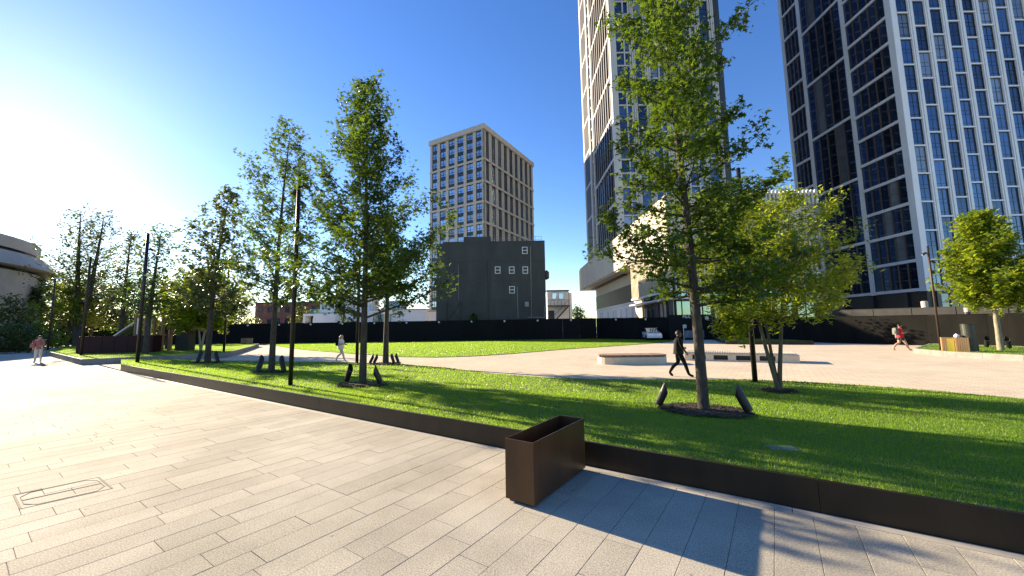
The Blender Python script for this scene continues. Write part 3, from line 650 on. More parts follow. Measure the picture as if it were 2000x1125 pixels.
uplight(554, 729, b3, 'uplight between the lamp post and the tree beside it', 1.5)
uplight(386, 710, b4, 'uplight left of the tree nearest the far lawn end', 1.5)
uplight(425, 710, b4, 'uplight right of the tree nearest the far lawn end', 1.5)
for i, u in enumerate((723, 731, 769, 778)): uplight(u, 711.5, b8, ('outer left', 'inner left', 'inner right', 'outer right')[i] + ' of four uplights at the lawn back edge', 1.2)
uplight(1928, 680, b10, 'pale uplight left of the fresh green tree trunk on the raised bed', 1.5, .26)
uplight(1972, 682, b10, 'pale uplight right of the fresh green tree trunk on the raised bed', 1.5, .26)
o = MB().cbox(-.16, .16, -.1, .1, -.02, .012, .004).build('valve_cover', 'net_teal', None, tuple(GL(1527, 876)), -.1); tag(o, 'small teal valve cover sunk in the shaded lawn', 'cover')

# ------------------------------------------------------------------ lamp posts
def lamp_post(base, h, r, label, mname='post_dark', spots=(), head=False):
    e = empty('lamp_post', tuple(base), label, 'lamp post', 'tall slim lamp posts round the plaza')
    MB().tube([(0, 0, -.05), (0, 0, h * .6), (0, 0, h)], [r, r * .95, r * .85], 12).build('pole', mname, e, smooth=True)
    MB().tube([(0, 0, 0), (0, 0, .025)], [r * 1.7, r * 1.7], 14).build('base_plate', mname, e)
    MB().tube([(0, 0, h + .0005), (0, 0, h + .03)], [r * .9, r * .5], 12).build('cap', mname, e)
    for z, a in spots:
        d = Vector((math.cos(a), math.sin(a), 0)); s = MB()
        s.bar(d * r * .8 + Vector((0, 0, z)), d * (r + .12) + Vector((0, 0, z)), .03); ax = (d + Vector((0, 0, -.75))).normalized(); c = d * (r + .14) + Vector((0, 0, z))
        s.tube([c - ax * .11, c + ax * .09], [.055, .065], 12); o = s.build('spotlight', mname, e)
        MB().tube([c + ax * .091, c + ax * .096], [.052, .052], 12).build('lens', 'lens', o)
    if head:
        MB().box(-.05, .75, -.14, .14, h - .06, h + .01).build('lamp_head', 'white_paint', e, (0, 0, .07))
L1 = GL(567, 753); lamp_post(L1, 6.25, .062, 'tall black lamp post between two near trees, two spotlights on top', spots=((5.9, .3), (5.3, -.4), (5.75, 2.6)))
lamp_post(GL(1475, 746), 6.8, .075, 'dark post left of the multi stem tree', spots=((6.3, 2.4), (6.0, 0)))
lamp_post(GL(268, 708), 7.1, .085, 'black lamp post at the far left lawn end', spots=((6.5, 2.8), (6.2, .3)))
lamp_post(G(158, 694, .33), 7.1, .08, 'dark lamp post left of the burgundy box front', 'post_rust', spots=((6.4, .2),))
lamp_post(G(93, 684, .33), 7.0, .08, 'lamp post with flat white head at far left', 'post_rust', head=True)
lamp_post(G(-4, 676), 7.4, .08, 'dark post at the left edge of the photo', 'post_rust')
lamp_post(G(437, 687, .33), 7.4, .08, 'slim dark lamp post among the island trees', spots=((6.6, .3),))
lamp_post(G(697, 710), 6.0, .085, 'black post partly hidden by the full dark tree', spots=((5.5, .3),))
lamp_post(G(1838, 684, .26), 5.6, .052, 'brown lamp post between the red shirted walker and the timber bins', 'post_rust', spots=((4.75, 0), (4.2, .4), (5.2, 2.8)))

# ------------------------------------------------------------------ benches, bins
def stadium(L, Wd, n=10):
    r = Wd / 2; P = []
    for k in range(n + 1): a = -math.pi / 2 + math.pi * k / n; P.append((L / 2 - r + r * math.cos(a), r * math.sin(a)))
    for k in range(n + 1): a = math.pi / 2 + math.pi * k / n; P.append((-L / 2 + r + r * math.cos(a), r * math.sin(a)))
    return P
a, b = G(1172, 712), G(1311, 711); c = (a + b) / 2; c.y += .55
be = empty('round_end_bench', (c.x, c.y, 0), 'short round ended stone bench with dark timber top left of the man in black', 'bench', rz=-.05)
Lb = (b - a).length; MB().prism(stadium(Lb, 1.25), .0, .33).build('stone_base', 'bench_stone', be)
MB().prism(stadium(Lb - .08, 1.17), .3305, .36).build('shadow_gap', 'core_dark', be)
x = -Lb / 2 + .04
while x < Lb / 2 - .1:
    xm = x + .045; lim = Lb / 2 - .625; hw = .625 if abs(xm) < lim else math.sqrt(max(.02, .625 ** 2 - (abs(xm) - lim) ** 2))
    MB().cbox(x, x + .085, -hw, hw, .361, .44, .008).build('seat_slat', 'timber_seat', be); x += .098
a, b = G(1338, 704), G(1563, 710); d = b - a; ang = math.atan2(d.y, d.x); Lb = d.length
be = empty('long_bench', tuple(a), 'long stone bench with square openings and pale slatted top behind the near tree', 'bench', rz=ang)
WB = 1.5
nO = 4; pw = .34; ow = (Lb - .9 - pw * nO) / nO
MB().box(0, Lb, 0.0, WB, .30, .36).build('seat_slab', 'bench_stone', be); MB().box(0, Lb, 0, WB, 0.0, .07).build('plinth', 'bench_stone', be)
xx = 0
for k in range(nO):
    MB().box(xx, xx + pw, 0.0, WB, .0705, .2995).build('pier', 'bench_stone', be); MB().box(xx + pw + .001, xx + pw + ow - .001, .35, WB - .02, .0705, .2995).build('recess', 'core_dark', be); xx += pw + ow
MB().box(xx, Lb, 0, WB, .0705, .2995).build('pier', 'bench_stone', be)
sm = MB().cbox(0, .085, 0.02, WB - .02, .361, .44, .008).mesh('seat_slat', 'bench_stone')
x = .03
while x < Lb - .1: link('seat_slat', sm, be, (x, 0, 0)); x += .105
def bin_(loc, rz, label, mats, h=.95, w=.55, d_=.5):
    e = empty('litter_bin', loc, label, 'litter bin', 'timber litter bins', rz)
    MB().box(-w / 2 + .03, w / 2 - .03, -d_ / 2 + .03, d_ / 2 - .03, .0, h - .05).build('liner', 'core_dark', e)
    n = 6
    for side in range(4):
        for k in range(n):
            Ls = w if side % 2 == 0 else d_; s0 = -Ls / 2 + k * Ls / n; bx = MB().cbox(s0 + .004, s0 + Ls / n - .004, -.02, 0, .04, h + rnd.uniform(-.004, .004), .004)
            o = bx.build('timber_slat', mats if side != 1 else mats, e); ang_ = side * math.pi / 2; off = (d_ if side % 2 == 0 else w) / 2 - .005
            o.location = (math.sin(ang_) * off, -math.cos(ang_) * off, 0); o.rotation_euler = (0, 0, ang_)
    MB().box(-w / 2, w / 2, -d_ / 2, d_ / 2, h - .045, h - .012).build('lid', 'bin_dark', e)
    return e
pb1 = G(1857, 696); pb2 = G(1883, 697)
e = bin_((pb1.x + .15, pb1.y + .2, 0), -.75, 'timber clad litter bin with yellow panel, left of two', 'timber_bin', w=.42, d_=.42); MB().box(-.03, .2, -.236, -.23, .06, .9).build('yellow_panel', 'bin_yellow', e)
e = bin_((pb2.x + .2, pb2.y + .2, 0), -.75, 'timber clad litter bin with a white bag on top, right of two', 'timber_bin', w=.44, d_=.42)
sk = MB()
for k in range(9): a_ = math.pi * k / 8
sk.tube([(0, 0, 0), (0, 0, .04), (.02, .01, .11), (.0, .02, .16), (.01, .02, .2)], [.05, .1, .11, .06, .015], 9)
o = sk.build('paper_bag', 'white_paint', None, (pb2.x + .12, pb2.y + .3, .945), .3); tag(o, 'crumpled white bag lying on the right timber bin', 'bag')
pc = G(1897, 686, .26); e = empty('round_bin', tuple(pc), 'tall dark green cylinder standing on the raised bed behind the bins', 'cylinder')
MB().tube([(0, 0, 0), (0, 0, 1.32), (0, 0, 1.34)], [.27, .27, .26], 28).build('drum', 'bin_dark', e, smooth=False); MB().tube([(0, 0, 1.3405), (0, 0, 1.37)], [.28, .28], 28).build('rim', 'bin_dark', e)
for u, lb in ((476, 'small distant timber bin by the path, left of two'), (487, 'small distant timber bin by the path, right of two')):
    q = G(u, 678, .0); e = bin_((q.x, q.y, 0), .4, lb, 'timber', 1.05, .5, .5)
# ------------------------------------------------------------------ hoarding, walls
def run_panels(e, A, B, h, w, mname, lamps=0, gap=.012, pname='panel', th=.05, h2=None):
    A, B = Vector(A), Vector(B); d = B - A; n = max(1, round(d.length / w)); l = d.length / n; ang = math.atan2(d.y, d.x); h2 = h2 or h
    for k in range(n):
        hh = h + (h2 - h) * (k + .5) / n
        MB().box(gap / 2, l - gap / 2, 0, th, -.05, hh).build(pname, mname, e, tuple(A + d * (k / n)) + (0,), ang)
        if lamps and k % lamps == 1: 
            MB().tube([(l / 2, -.001, hh - .18), (l / 2, -.07, hh - .2), (l / 2, -.1, hh - .22)], [.15, .14, .06], 10).build('bulkhead_lamp', 'plastic_lamp', e, tuple(A + d * (k / n)) + (0,), ang)
    cp = MB().box(0, d.length, -.02, th + .02, 0, .04); o = cp.build('capping', mname, e, (A.x, A.y, h + .0005), ang)
    if abs(h2 - h) > .01: o.rotation_euler = (0, -math.atan2(h2 - h, d.length), ang)
e = empty('black_hoarding', (0, 0, 0), 'long black site hoarding of tall panels behind the far lawn', 'hoarding')
run_panels(e, (-53.5, 58.6), (12.2, 55.8), 2.97, 2.44, 'hoarding', lamps=2)
run_panels(e, (12.21, 55.79), (19.3, 46.62), 2.97, 2.44, 'hoarding', lamps=2, h2=2.75)
e2 = empty('black_screen', (0, 0, 0), 'black screen wall between the poster panel and the grey wall', 'hoarding')
w0, w1, w2 = Vector((24.75, 46.9)), Vector((27.6, 37.0)), Vector((33.4, 22.2)); w3 = w2 + (w2 - w1).normalized() * 14
run_panels(e2, w0, w1, 2.62, 2.4, 'hoarding', lamps=3, h2=2.5)
e3 = empty('retaining_wall', (0, 0, 0), 'dark weathered concrete retaining wall behind the red shirted walker', 'wall')
run_panels(e3, w1, w3, 2.35, 3.0, 'wall_dark', th=.4, h2=2.0, pname='wall_panel')
e4 = empty('parapet', (0, 0, 0), 'grey block parapet along the street above the retaining wall', 'parapet')
nn = Vector((.93, .36)); run_panels(e4, w1 + nn * 3 + (w2 - w1) * .12, w3 + nn * 3, 2.95, 2.6, 'parapet', th=.3, h2=2.6, pname='parapet_block', gap=.05)
def bollard(u, v0, v1, Y, r, mname, label):
    a = D(u, v1, Y); b = D(u, v0, Y); e = empty('bollard', (a.x, a.y, a.z), label, 'bollard'); h = b.z - a.z
    MB().tube([(0, 0, -2.0), (0, 0, h * .45)], [r, r], 10).build('shaft', 'core_dark', e); MB().tube([(0, 0, h * .4505), (0, 0, h * .97), (0, 0, h)], [r, r, r * .6], 10).build('sleeve', mname, e)
bollard(1808, 588, 612, 33, .22, 'bench_stone', 'black and cream marker post above the retaining wall')
bollard(1745, 608, 622, 36, .15, 'white_paint', 'short white post above the left part of the retaining wall')
bollard(1890, 601, 616, 27, .14, 'bench_stone', 'small cream post on the parapet left of the fresh green tree')

# poster panel with lettering and posters
A = D(1308, 660, 46.5); B = D(1392, 660, 46.5)
e = empty('poster_panel', (A.x, 46.5, 0), 'black entrance panel with white lettering and posters behind the man in black', 'panel'); wl = B.x - A.x
MB().box(0, wl, 0, .2, -.05, 3.05).build('backing', 'hoarding', e)
def P2(u, v): q_ = D(u, v, 46.49); return q_.x - A.x, q_.z
x0, z0 = P2(1337, 660); x1, z1 = P2(1375, 645)
MB().box(x0, x1, -.03, -.002, z0, z1).build('blue_poster', 'poster_blue', e)
x0, z0 = P2(1334, 641); x1, z1 = P2(1340.5, 634)
MB().box(x0, x1, -.03, -.002, z0, z1).build('white_notice', 'poster_white', e)
MB().box(x0 + .0, x0 + .06, -.06, -.031, .0, z1).build('notice_post', 'white_paint', e)
tc = bpy.data.curves.new('lettering', 'FONT'); tc.body = 'MULTIPLE'; tc.size = .5; tc.extrude = .012; to = bpy.data.objects.new('lettering_tmp', tc); COL.objects.link(to)
bpy.context.view_layer.update(); me = bpy.data.meshes.new_from_object(to.evaluated_get(bpy.context.evaluated_depsgraph_get())); bpy.data.objects.remove(to)
me.materials.clear(); me.materials.append(M['white_paint']); x0, z0 = P2(1333, 620.5); o = link('lettering', me, e, (x0, -.015, z0 - .05)); o.rotation_euler = (math.pi / 2, 0, 0)
x0, z0 = P2(1376, 621.5); MB().tube([(x0 + .25, -.001, z0), (x0 + .25, -.2, z0 - .05)], [.22, .2], 12).build('lamp', 'plastic_lamp', e)

# car behind the gap of the hoarding
e = empty('parked_car', (17.3, 47.9, 0), 'white car parked before the right end of the black hoarding', 'car', rz=-1.75)
body = MB(); prf = [(-2.0, .35), (-2.05, .75), (-1.75, 1.0), (-1.0, 1.05), (.7, 1.02), (1.75, .86), (2.05, .62), (2.05, .33)]
n = len(prf); body.add([(x, -.85, z) for x, z in prf] + [(x, .85, z) for x, z in prf], [tuple(range(n)), tuple(range(2 * n - 1, n - 1, -1))] + [(i, n + i, n + (i + 1) % n, (i + 1) % n) for i in range(n)]); body.build('body', 'car_white', e)
cab = [(-1.5, 1.02), (-1.05, 1.45), (.2, 1.47), (.95, 1.02)]; n = 4; cb = MB(); cb.add([(x, -.72, z) for x, z in cab] + [(x, .72, z) for x, z in cab], [tuple(range(n)), tuple(range(2 * n - 1, n - 1, -1))] + [(i, n + i, n + (i + 1) % n, (i + 1) % n) for i in range(n)]); cb.build('cabin_glass', 'glass_dark', e)
MB().box(-1.0, .2, -.70, .70, 1.471, 1.5).build('roof', 'car_white', e)
for x in (-1.25, 1.3):
    for y in (-.86, .86):
        w_ = MB().tube([(x, y - .1, .33), (x, y + .1, .33)], [.33, .33], 14).build('wheel', 'tyre', e); MB().tube([(x, y - .105, .33), (x, y - .101, .33)], [.2, .2], 10).build('rim', 'rim', w_)
for y in (-.55, .55): MB().box(2.03, 2.07, y - .2, y + .2, .62, .74).build('headlight', 'lens', e)

# ------------------------------------------------------------------ buildings
class Fac:                                                # one facade: origin at its left end seen from outside, angle of its running direction
    def __init__(s, org, th, parent): s.o = Vector(org); s.th = th; s.p = parent; s.a = Vector((math.cos(th), math.sin(th)))
    def build(s, mb, name, mats): return mb.build(name, mats, s.p, (*s.o, 0), s.th)
    def put(s, name, me, x, z, y=0.0):
        q_ = s.o + s.a * x + Vector((-s.a.y, s.a.x)) * y
        return link(name, me, s.p, (q_.x, q_.y, z), s.th)
WC = {}; rw = random.Random(21)
def window(F, x, z, w, h, fm, gm, y=0.0, vb=(), hb=(), ft=.06, d=.08, name='window'):
    """frame (bars proud of the glass) with a pane child; x,z lower left corner"""
    k = (round(w, 3), round(h, 3), fm, gm, tuple(vb), tuple(hb), ft, d)
    if k not in WC:
        f = MB(); f.box(0, ft, 0, d, 0, h); f.box(w - ft, w, 0, d, 0, h); f.box(ft + .001, w - ft - .001, 0, d, 0, ft); f.box(ft + .001, w - ft - .001, 0, d, h - ft, h)
        for q_ in vb: f.box(w * q_ - ft / 2, w * q_ + ft / 2, .012, d, ft + .001, h - ft - .001)
        for q_ in hb: f.box(ft + .001, w - ft - .001, .006, d, h * q_ - ft / 2, h * q_ + ft / 2)
        WC[k] = (f.mesh('window', fm), MB().box(ft * .5, w - ft * .5, d * .55, d * .55 + .02, ft * .5, h - ft * .5).mesh('pane', gm))
    if k + ('alt',) not in WC:
        am = WC[k][1].copy(); am.materials.clear(); am.materials.append(M['glass_blind']); WC[k + ('alt',)] = am
    o = F.put(name, WC[k][0], x, z, y); blind = gm in ('glass_blue', 'glass_dark', 'glass_sky') and rw.random() < .09
    pn = link('pane', WC[k + ('alt',)] if blind else WC[k][1], o); pn.rotation_euler = (rw.uniform(-.006, .006), 0, rw.uniform(-.012, .012)); return o

# --- beige tower
A = D(945, 300, 96); A2 = Vector((A.x, 96)); th1 = math.radians(-30); th2 = math.radians(60); LB, RB = 18.6, 28.5
d1 = Vector((math.cos(th1), math.sin(th1))); B2 = A2 - d1 * LB
bt = empty('beige_tower', (A2.x, A2.y, 0), 'beige stone apartment tower with dark gridded windows behind the grey block', 'tower')
bt.location = (0, 0, 0)
zt = [54.2, 46.15, 40.15, 34.6, 29.0, 23.4, 17.8, 12.2, 6.6, 0.6]
n1 = Vector((-d1.y, d1.x)); dd2 = Vector((math.cos(th2), math.sin(th2)))
q = [B2 + (d1 * .3 + n1 * .45), A2 + (d1 * -.45 + n1 * .45), A2 - d1 * .45 + dd2 * (RB - .3), B2 + d1 * .3 + dd2 * (RB - .3)]
MB().prism([(a.x, a.y) for a in q], 0, 54.8).build('core', 'core_dark', bt)
FL = Fac(B2, th1, bt); FR = Fac(A2, th2, bt)
for F_, Ln, nb, pw_ in ((FL, LB, 6, .95), (FR, RB, 9, 1.25)):
    fr = MB(); pit = Ln / nb
    for k in range(nb + 1):
        c_ = k * pit; a0, a1 = max(0, c_ - pw_ / 2), min(Ln, c_ + pw_ / 2)
        if k == 0: a1 = pw_ * .75
        if k == nb: a0 = Ln - pw_ * .75
        fr.box(a0, a1, 0, .42, 0, 54.2)
        if F_ is FR and 0 < k < nb: fr.box(c_ - .17, c_ + .17, -.12, -.001, 0, 54.2)
    for z in zt[1:]: fr.box(-.05 if F_ is FL else .0, Ln, -.14, -.121 + .12, z - .3, z + .3) if F_ is FL else fr.box(0.0, Ln, -.24, -.121, z - .3, z + .3)
    F_.build(fr, 'facade_frame', 'beige_stone')
pr = MB(); o_ = .35
q = [B2 - d1 * o_ - n1 * o_, A2 + d1 * o_ - n1 * o_, A2 + d1 * o_ + dd2 * (RB + o_), B2 - d1 * o_ + dd2 * (RB + o_)]
pr.prism([(a.x, a.y) for a in q], 54.25, 55.7).build('parapet', 'beige_stone', bt)
pit = LB / 6
for g_ in range(len(zt) - 1):
    z1, z0 = zt[g_] - (.05 if g_ == 0 else .3), zt[g_ + 1] + .3; ns = 3 if g_ == 0 else 2; sh = (z1 - z0) / ns
    for k in range(6):
        x0, x1 = k * pit + .5, (k + 1) * pit - .5
        if k == 0: x0 = .75
        if k == 5: x1 = 6 * pit - .75
        for s_ in range(ns):
            zz = z0 + s_ * sh; dpn = FL.put('spandrel', WC.setdefault(('sp', round(x1 - x0, 3), round(sh, 3)), MB().box(0, x1 - x0, .22, .34, 0, sh * .33).mesh('spandrel', 'dark_panel')), x0, zz)
            window(FL, x0, zz + sh * .335, round(x1 - x0, 3), round(sh * .66, 3), 'dark_panel', 'glass_sky', y=.2, vb=(.5,), hb=(.36,), ft=.09, d=.12)
    pr_ = RB / 9
    for k in range(9):
        x0, x1 = k * pr_ + .63, (k + 1) * pr_ - .63
        if k == 0: x0 = .94
        if k == 8: x1 = 9 * pr_ - .94
        window(FR, x0, z0, round(x1 - x0, 3), round(z1 - z0, 3), 'dark_panel', 'glass_strip', y=.2, vb=(.5,), hb=tuple((i + 1) / ns for i in range(ns - 1)), ft=.09, d=.12)
# --- dark grey box building
gb = empty('grey_cabin_block', (0, 0, 0), 'windowless looking dark grey stacked block in front of the beige tower', 'building')
YB = 58.0; xl, xr = D(852, 560, YB).x, D(1066, 560, YB).x; xl2 = D(866, 480, YB).x
FB = Fac((xl, YB), 0, gb); wB = xr - xl; zf = [0, 2.9, 6.1, 9.05, 12.15, 15.05]
MB().box(xl + .05, xr - .05, YB + .06, YB + 13, 0, 14.9).build('core', 'core_dark', gb)
npn = 6
for i in range(5):
    for k in range(npn):
        x0 = (xl2 - xl if i == 4 else 0) + .0; l = (wB - x0) / npn
        FB.build(MB().box(x0 + k * l + .006, x0 + (k + 1) * l - .006, 0, .055, zf[i] + .09, zf[i + 1] - .09), 'wall_panel', 'box_grey')
    FB.build(MB().box(0 if i < 4 else xl2 - xl, wB, -.04, .056, zf[i + 1] - .088, zf[i + 1] + .088 if i < 4 else zf[i + 1] + .12), 'floor_beam', 'box_trim')
MB().box(xr - .05, xr - .001, YB + .07, YB + 12.9, 0, 15.0).build('side_wall', 'box_grey', gb)
x0, x1 = D(905, 470, YB).x - xl, D(958, 470, YB).x - xl; FB.build(MB().box(x0, x1, .3, 4, 15.2, 16.0), 'roof_plant', 'box_grey')
def bwin(u, v): 
    q_ = D(u, v, YB); window(FB, q_.x - xl - .42, q_.z - .55, .84, 1.1, 'white_frame', 'glass_sky', y=-.03, vb=(), hb=(.5,), ft=.1, d=.1)
for u, v in ((1025, 489), (972, 527.5), (999.5, 527.5), (1026, 527.5), (1000, 566)): bwin(u, v)
def pipe(pts, r, nm='drain_pipe', mname='box_trim'):
    FB.build(MB().tube([(D(u, v, YB).x - xl, -.1, D(u, v, YB).z) for u, v in pts], [r] * len(pts), 6), nm, mname)
pipe([(954, 506), (955, 628)], .11); pipe([(1036, 482), (1038, 622)], .05, mname='steel'); pipe([(1010, 560), (1012, 622)], .06, mname='steel'); pipe([(1030, 619.5), (1064, 620)], .09, mname='steel'); pipe([(1063, 598), (1063, 619)], .05, mname='steel'); pipe([(895, 517), (896, 586)], .03, mname='steel')
q_ = D(1029, 594, YB); FB.build(MB().box(q_.x - xl - .3, q_.x - xl + .3, -.07, -.001, q_.z - .35, q_.z + .35), 'vent', 'steel')
q_ = D(986, 545, YB); FB.build(MB().box(q_.x - xl - .2, q_.x - xl + .2, -.12, -.001, q_.z - .15, q_.z + .15), 'wall_lamp', 'box_trim')
br = MB(); 
for (ua, va), (ub, vb_) in (((873, 590), (873, 627)), ((900, 590), (900, 627)), ((873, 590), (900, 627)), ((900, 590), (873, 627))):
    a, b = D(ua, va, YB), D(ub, vb_, YB); br.bar((a.x - xl, -.06, a.z), (b.x - xl, -.061, b.z), .14, .05)
FB.build(br, 'cross_brace', 'box_trim')
rl = MB(); xs_ = [D(u, 465, YB).x - xl for u in (961, 978, 995, 1012, 1029, 1046, 1058)]
for x in xs_: rl.bar((x, .5, 15.05), (x, .5, 15.95), .05)
for z in (15.5, 15.95): rl.bar((xs_[0], .5, z), (xs_[-1], .5, z), .045)
FB.build(rl, 'roof_railing', 'steel')
rl = MB(); xs_ = [D(u, 465, YB).x - xl for u in (868, 882, 900)]
for x in xs_: rl.bar((x, .5, 15.05), (x, .5, 15.9), .06)
rl.bar((xs_[0], .5, 15.9), (xs_[-1], .5, 15.9), .05); FB.build(rl, 'roof_railing', 'white_frame')
FB.build(MB().tube([(wB + .05, .6, 10.5), (wB + .25, .6, 10.2), (wB + .25, .6, 9.4), (wB + .05, .6, 9.2)], [.25, .4, .4, .2], 8), 'vent_box', 'box_trim')
# --- stair building
sb_ = empty('stair_building', (0, 0, 0), 'small white cabin building with black outside stair', 'building'); YS = 72
xa, xb, xc = D(1069, 600, YS).x, D(1111, 600, YS).x, D(1118, 600, YS).x; zt_ = D(1090, 569, YS).z
MB().box(xa, xb, YS, YS + 8, 0, zt_).build('wall', 'white_render', sb_); MB().box(xa - .1, xb + .1, YS - .15, YS + 8.1, zt_ + .0005, zt_ + .25).build('roof', 'core_dark', sb_)
MB().box(xb + .001, xc, YS + .4, YS + 8, 0, zt_ - .3).build('side_wing', 'white_render', sb_)
FS = Fac((xa, YS), 0, sb_); zd = D(1090, 597, YS).z
for u, v in ((1083, 578), (1096, 578)):
    q_ = D(u, v, YS); window(FS, q_.x - xa - .5, q_.z - .6, 1.0, 1.2, 'white_frame', 'glass_sky', y=-.05, ft=.1)
FS.build(MB().box(.2, 1.3, -.03, -.001, zd - 3.3, zd - .9), 'door', 'core_dark')
stt = MB(); stt.box(-.1, xb - xa + .1, -1.3, -.002, zd - .12, zd)
for k in range(11): stt.box(2.0 + k * .3, 2.3 + k * .3, -1.3, -.3, zd - .3 - (10 - k) * .29, zd - .22 - (10 - k) * .29) if False else stt.box(3.6 - k * .26, 3.9 - k * .26, -1.3, -.3, zd - .35 - k * .27, zd - .27 - k * .27)
stt.bar((3.8, -1.28, zd + .9), (.9, -1.28, zd - 2.1), .06); stt.bar((3.8, -1.28, zd - .2), (.9, -1.28, zd - 3.2), .16, .2)
stt.bar((-.1, -1.28, zd + 1.0), (xb - xa, -1.28, zd + 1.0), .06)
for k in range(7): stt.bar((-.1 + k * .65, -1.28, zd), (-.1 + k * .65, -1.28, zd + 1.0), .05)
stt.bar((xb - xa - .1, -1.28, 0), (xb - xa - .1, -1.28, zt_ - .3), .12)
FS.build(stt, 'outside_stair', 'core_dark')

# --- tall towers on the right
def fins(F, x0, x1, n, z0, z1, y0, y1, w, mname, mb): 
    for k in range(n):
        c_ = x0 + (x1 - x0) * (k + .5) / n; mb.box(c_ - w / 2, c_ + w / 2, y0, y1, z0, z1)
# white tower (right)
wt = empty('white_grid_tower', (0, 0, 0), 'white gridded tower with blue glass cut by the right edge of the photo', 'tower')
XC, Y0, Y1 = 82.0, 75.2, 106.5; ZB, NB, HB = 8.3, 17, 5.95; ZT = ZB + NB * HB
MB().box(XC + .6, XC + 48, Y0 + .6, Y1, 0, ZT).build('core', 'core_dark', wt)
FLw = Fac((XC, Y1), -math.pi / 2, wt); FRw = Fac((XC, Y0), 0, wt); LL = Y1 - Y0
verts_ = [0, Y1 - 99.6, Y1 - 86.6, LL]                    # zone limits along the left face
fr = MB(); vw = .85
for i, x in enumerate(verts_):
    a0, a1 = (0, vw) if i == 0 else ((LL - 1.3, LL) if i == 3 else (x - vw / 2, x + vw / 2)); fr.box(a0, a1, 0, .5, ZB - .5, ZT)
zones = [(vw, verts_[1] - vw / 2, 7.7, 4, .0), (verts_[1] + vw / 2, verts_[2] - vw / 2, 15.4, 5, 3.4), (verts_[2] + vw / 2, LL - 1.3, HB, 5, .0)]
fn = MB()
for (x0, x1, hb, np_, off) in zones:
    z = ZB - off if off == 0 else ZB + off - 15.4 + 12
    zs = [ZB]; zz = ZB + (hb if off == 0 else 12.0)
    while zz < ZT: zs.append(zz); zz += hb
    zs.append(ZT)
    for z in zs[:-1]: fr.box(x0 + .001, x1 - .001, .02, .48, z - .42, z + .2)
    for za, zb_ in zip(zs, zs[1:]):
        if zb_ - za < 1.2: continue
        pwid = (x1 - x0) / np_; h_ = zb_ - za - .64; nh = max(1, round(h_ / 2.9))
        for k in range(np_):
            window(FLw, x0 + k * pwid + .01, za + .21, round(pwid - .02, 3), round(h_, 3), 'dark_panel', 'glass_dark', y=.36, vb=(), hb=tuple(sorted([(i + 1) / nh for i in range(nh - 1)] + [(i + .35) / nh for i in range(nh)])), ft=.05, d=.1)
        for k in range(1, np_): fn.box(x0 + k * pwid - .09, x0 + k * pwid + .09, .12, .355, za + .201, zb_ - .421)
FLw.build(fr, 'facade_frame', 'tower_white'); o = FLw.build(fn, 'facade_fins', 'fin_brown'); o['kind'] = 'stuff'
fr = MB(); pit = 3.55; ncol = 12; wwn = 2.4; zr0 = ZB - .5
fr.box(0.501, 1.25, -.0, .45, zr0, ZT)
for c_ in range(ncol):
    xw = 1.35 + c_ * pit; xp = xw + wwn
    for k in range(3):                                     # fluted pier of three ribs
        fr.box(xp + .05 + k * .37, xp + .05 + k * .37 + .27, -.1 if k == 1 else 0, .45, zr0, ZT)
    fr.box(xp + .02, xw + pit - .02, .2, .44, zr0, ZT - .01)
    offz = [0, .52, .86, .35][c_ % 4] * HB
    z = ZB - offz; first = True
    while z < ZT:
        z0, z1 = max(z, ZB), min(z + HB - .34, ZT)
        if z1 - z0 > .5:
            nh = 2; window(FRw, xw, z0 + .0, wwn, round(z1 - z0, 3), 'dark_panel', 'glass_blue', y=.3, vb=(.5,), hb=(.14, .47, .62) if z1 - z0 > 3 else (), ft=.07, d=.1)
        if z > ZB: fr.box(xw - .01, xw + wwn + .03, .04, .42, z - .33, z - .01)
        z += HB
fr.box(1.251, ncol * pit + 1.3, .02, .43, zr0, ZB - .02)
FRw.build(fr, 'facade_frame', 'tower_white')
MB().box(XC - .0, XC + 46, Y0 + .01, Y1, ZT + .001, ZT + 1.2).build('parapet', 'tower_white', wt)
un = MB()
for x in range(6): un.box(XC + 2 + x * 7, XC + 2.8 + x * 7, Y0 + .05, Y0 + .55, 0, ZB - .6)
for y in range(4): un.box(XC + .05, XC + .55, Y0 + 4 + y * 7.5, Y0 + 4.8 + y * 7.5, 0, ZB - .6)
un.build('undercroft_column', 'dark_panel', wt)
for k in range(10): window(FRw, 1.5 + k * 3.6, .1, 3.3, 7.2, 'dark_panel', 'glass_dark', y=.5, vb=(.5,), hb=(.4, .75), ft=.09, d=.1, name='shopfront')
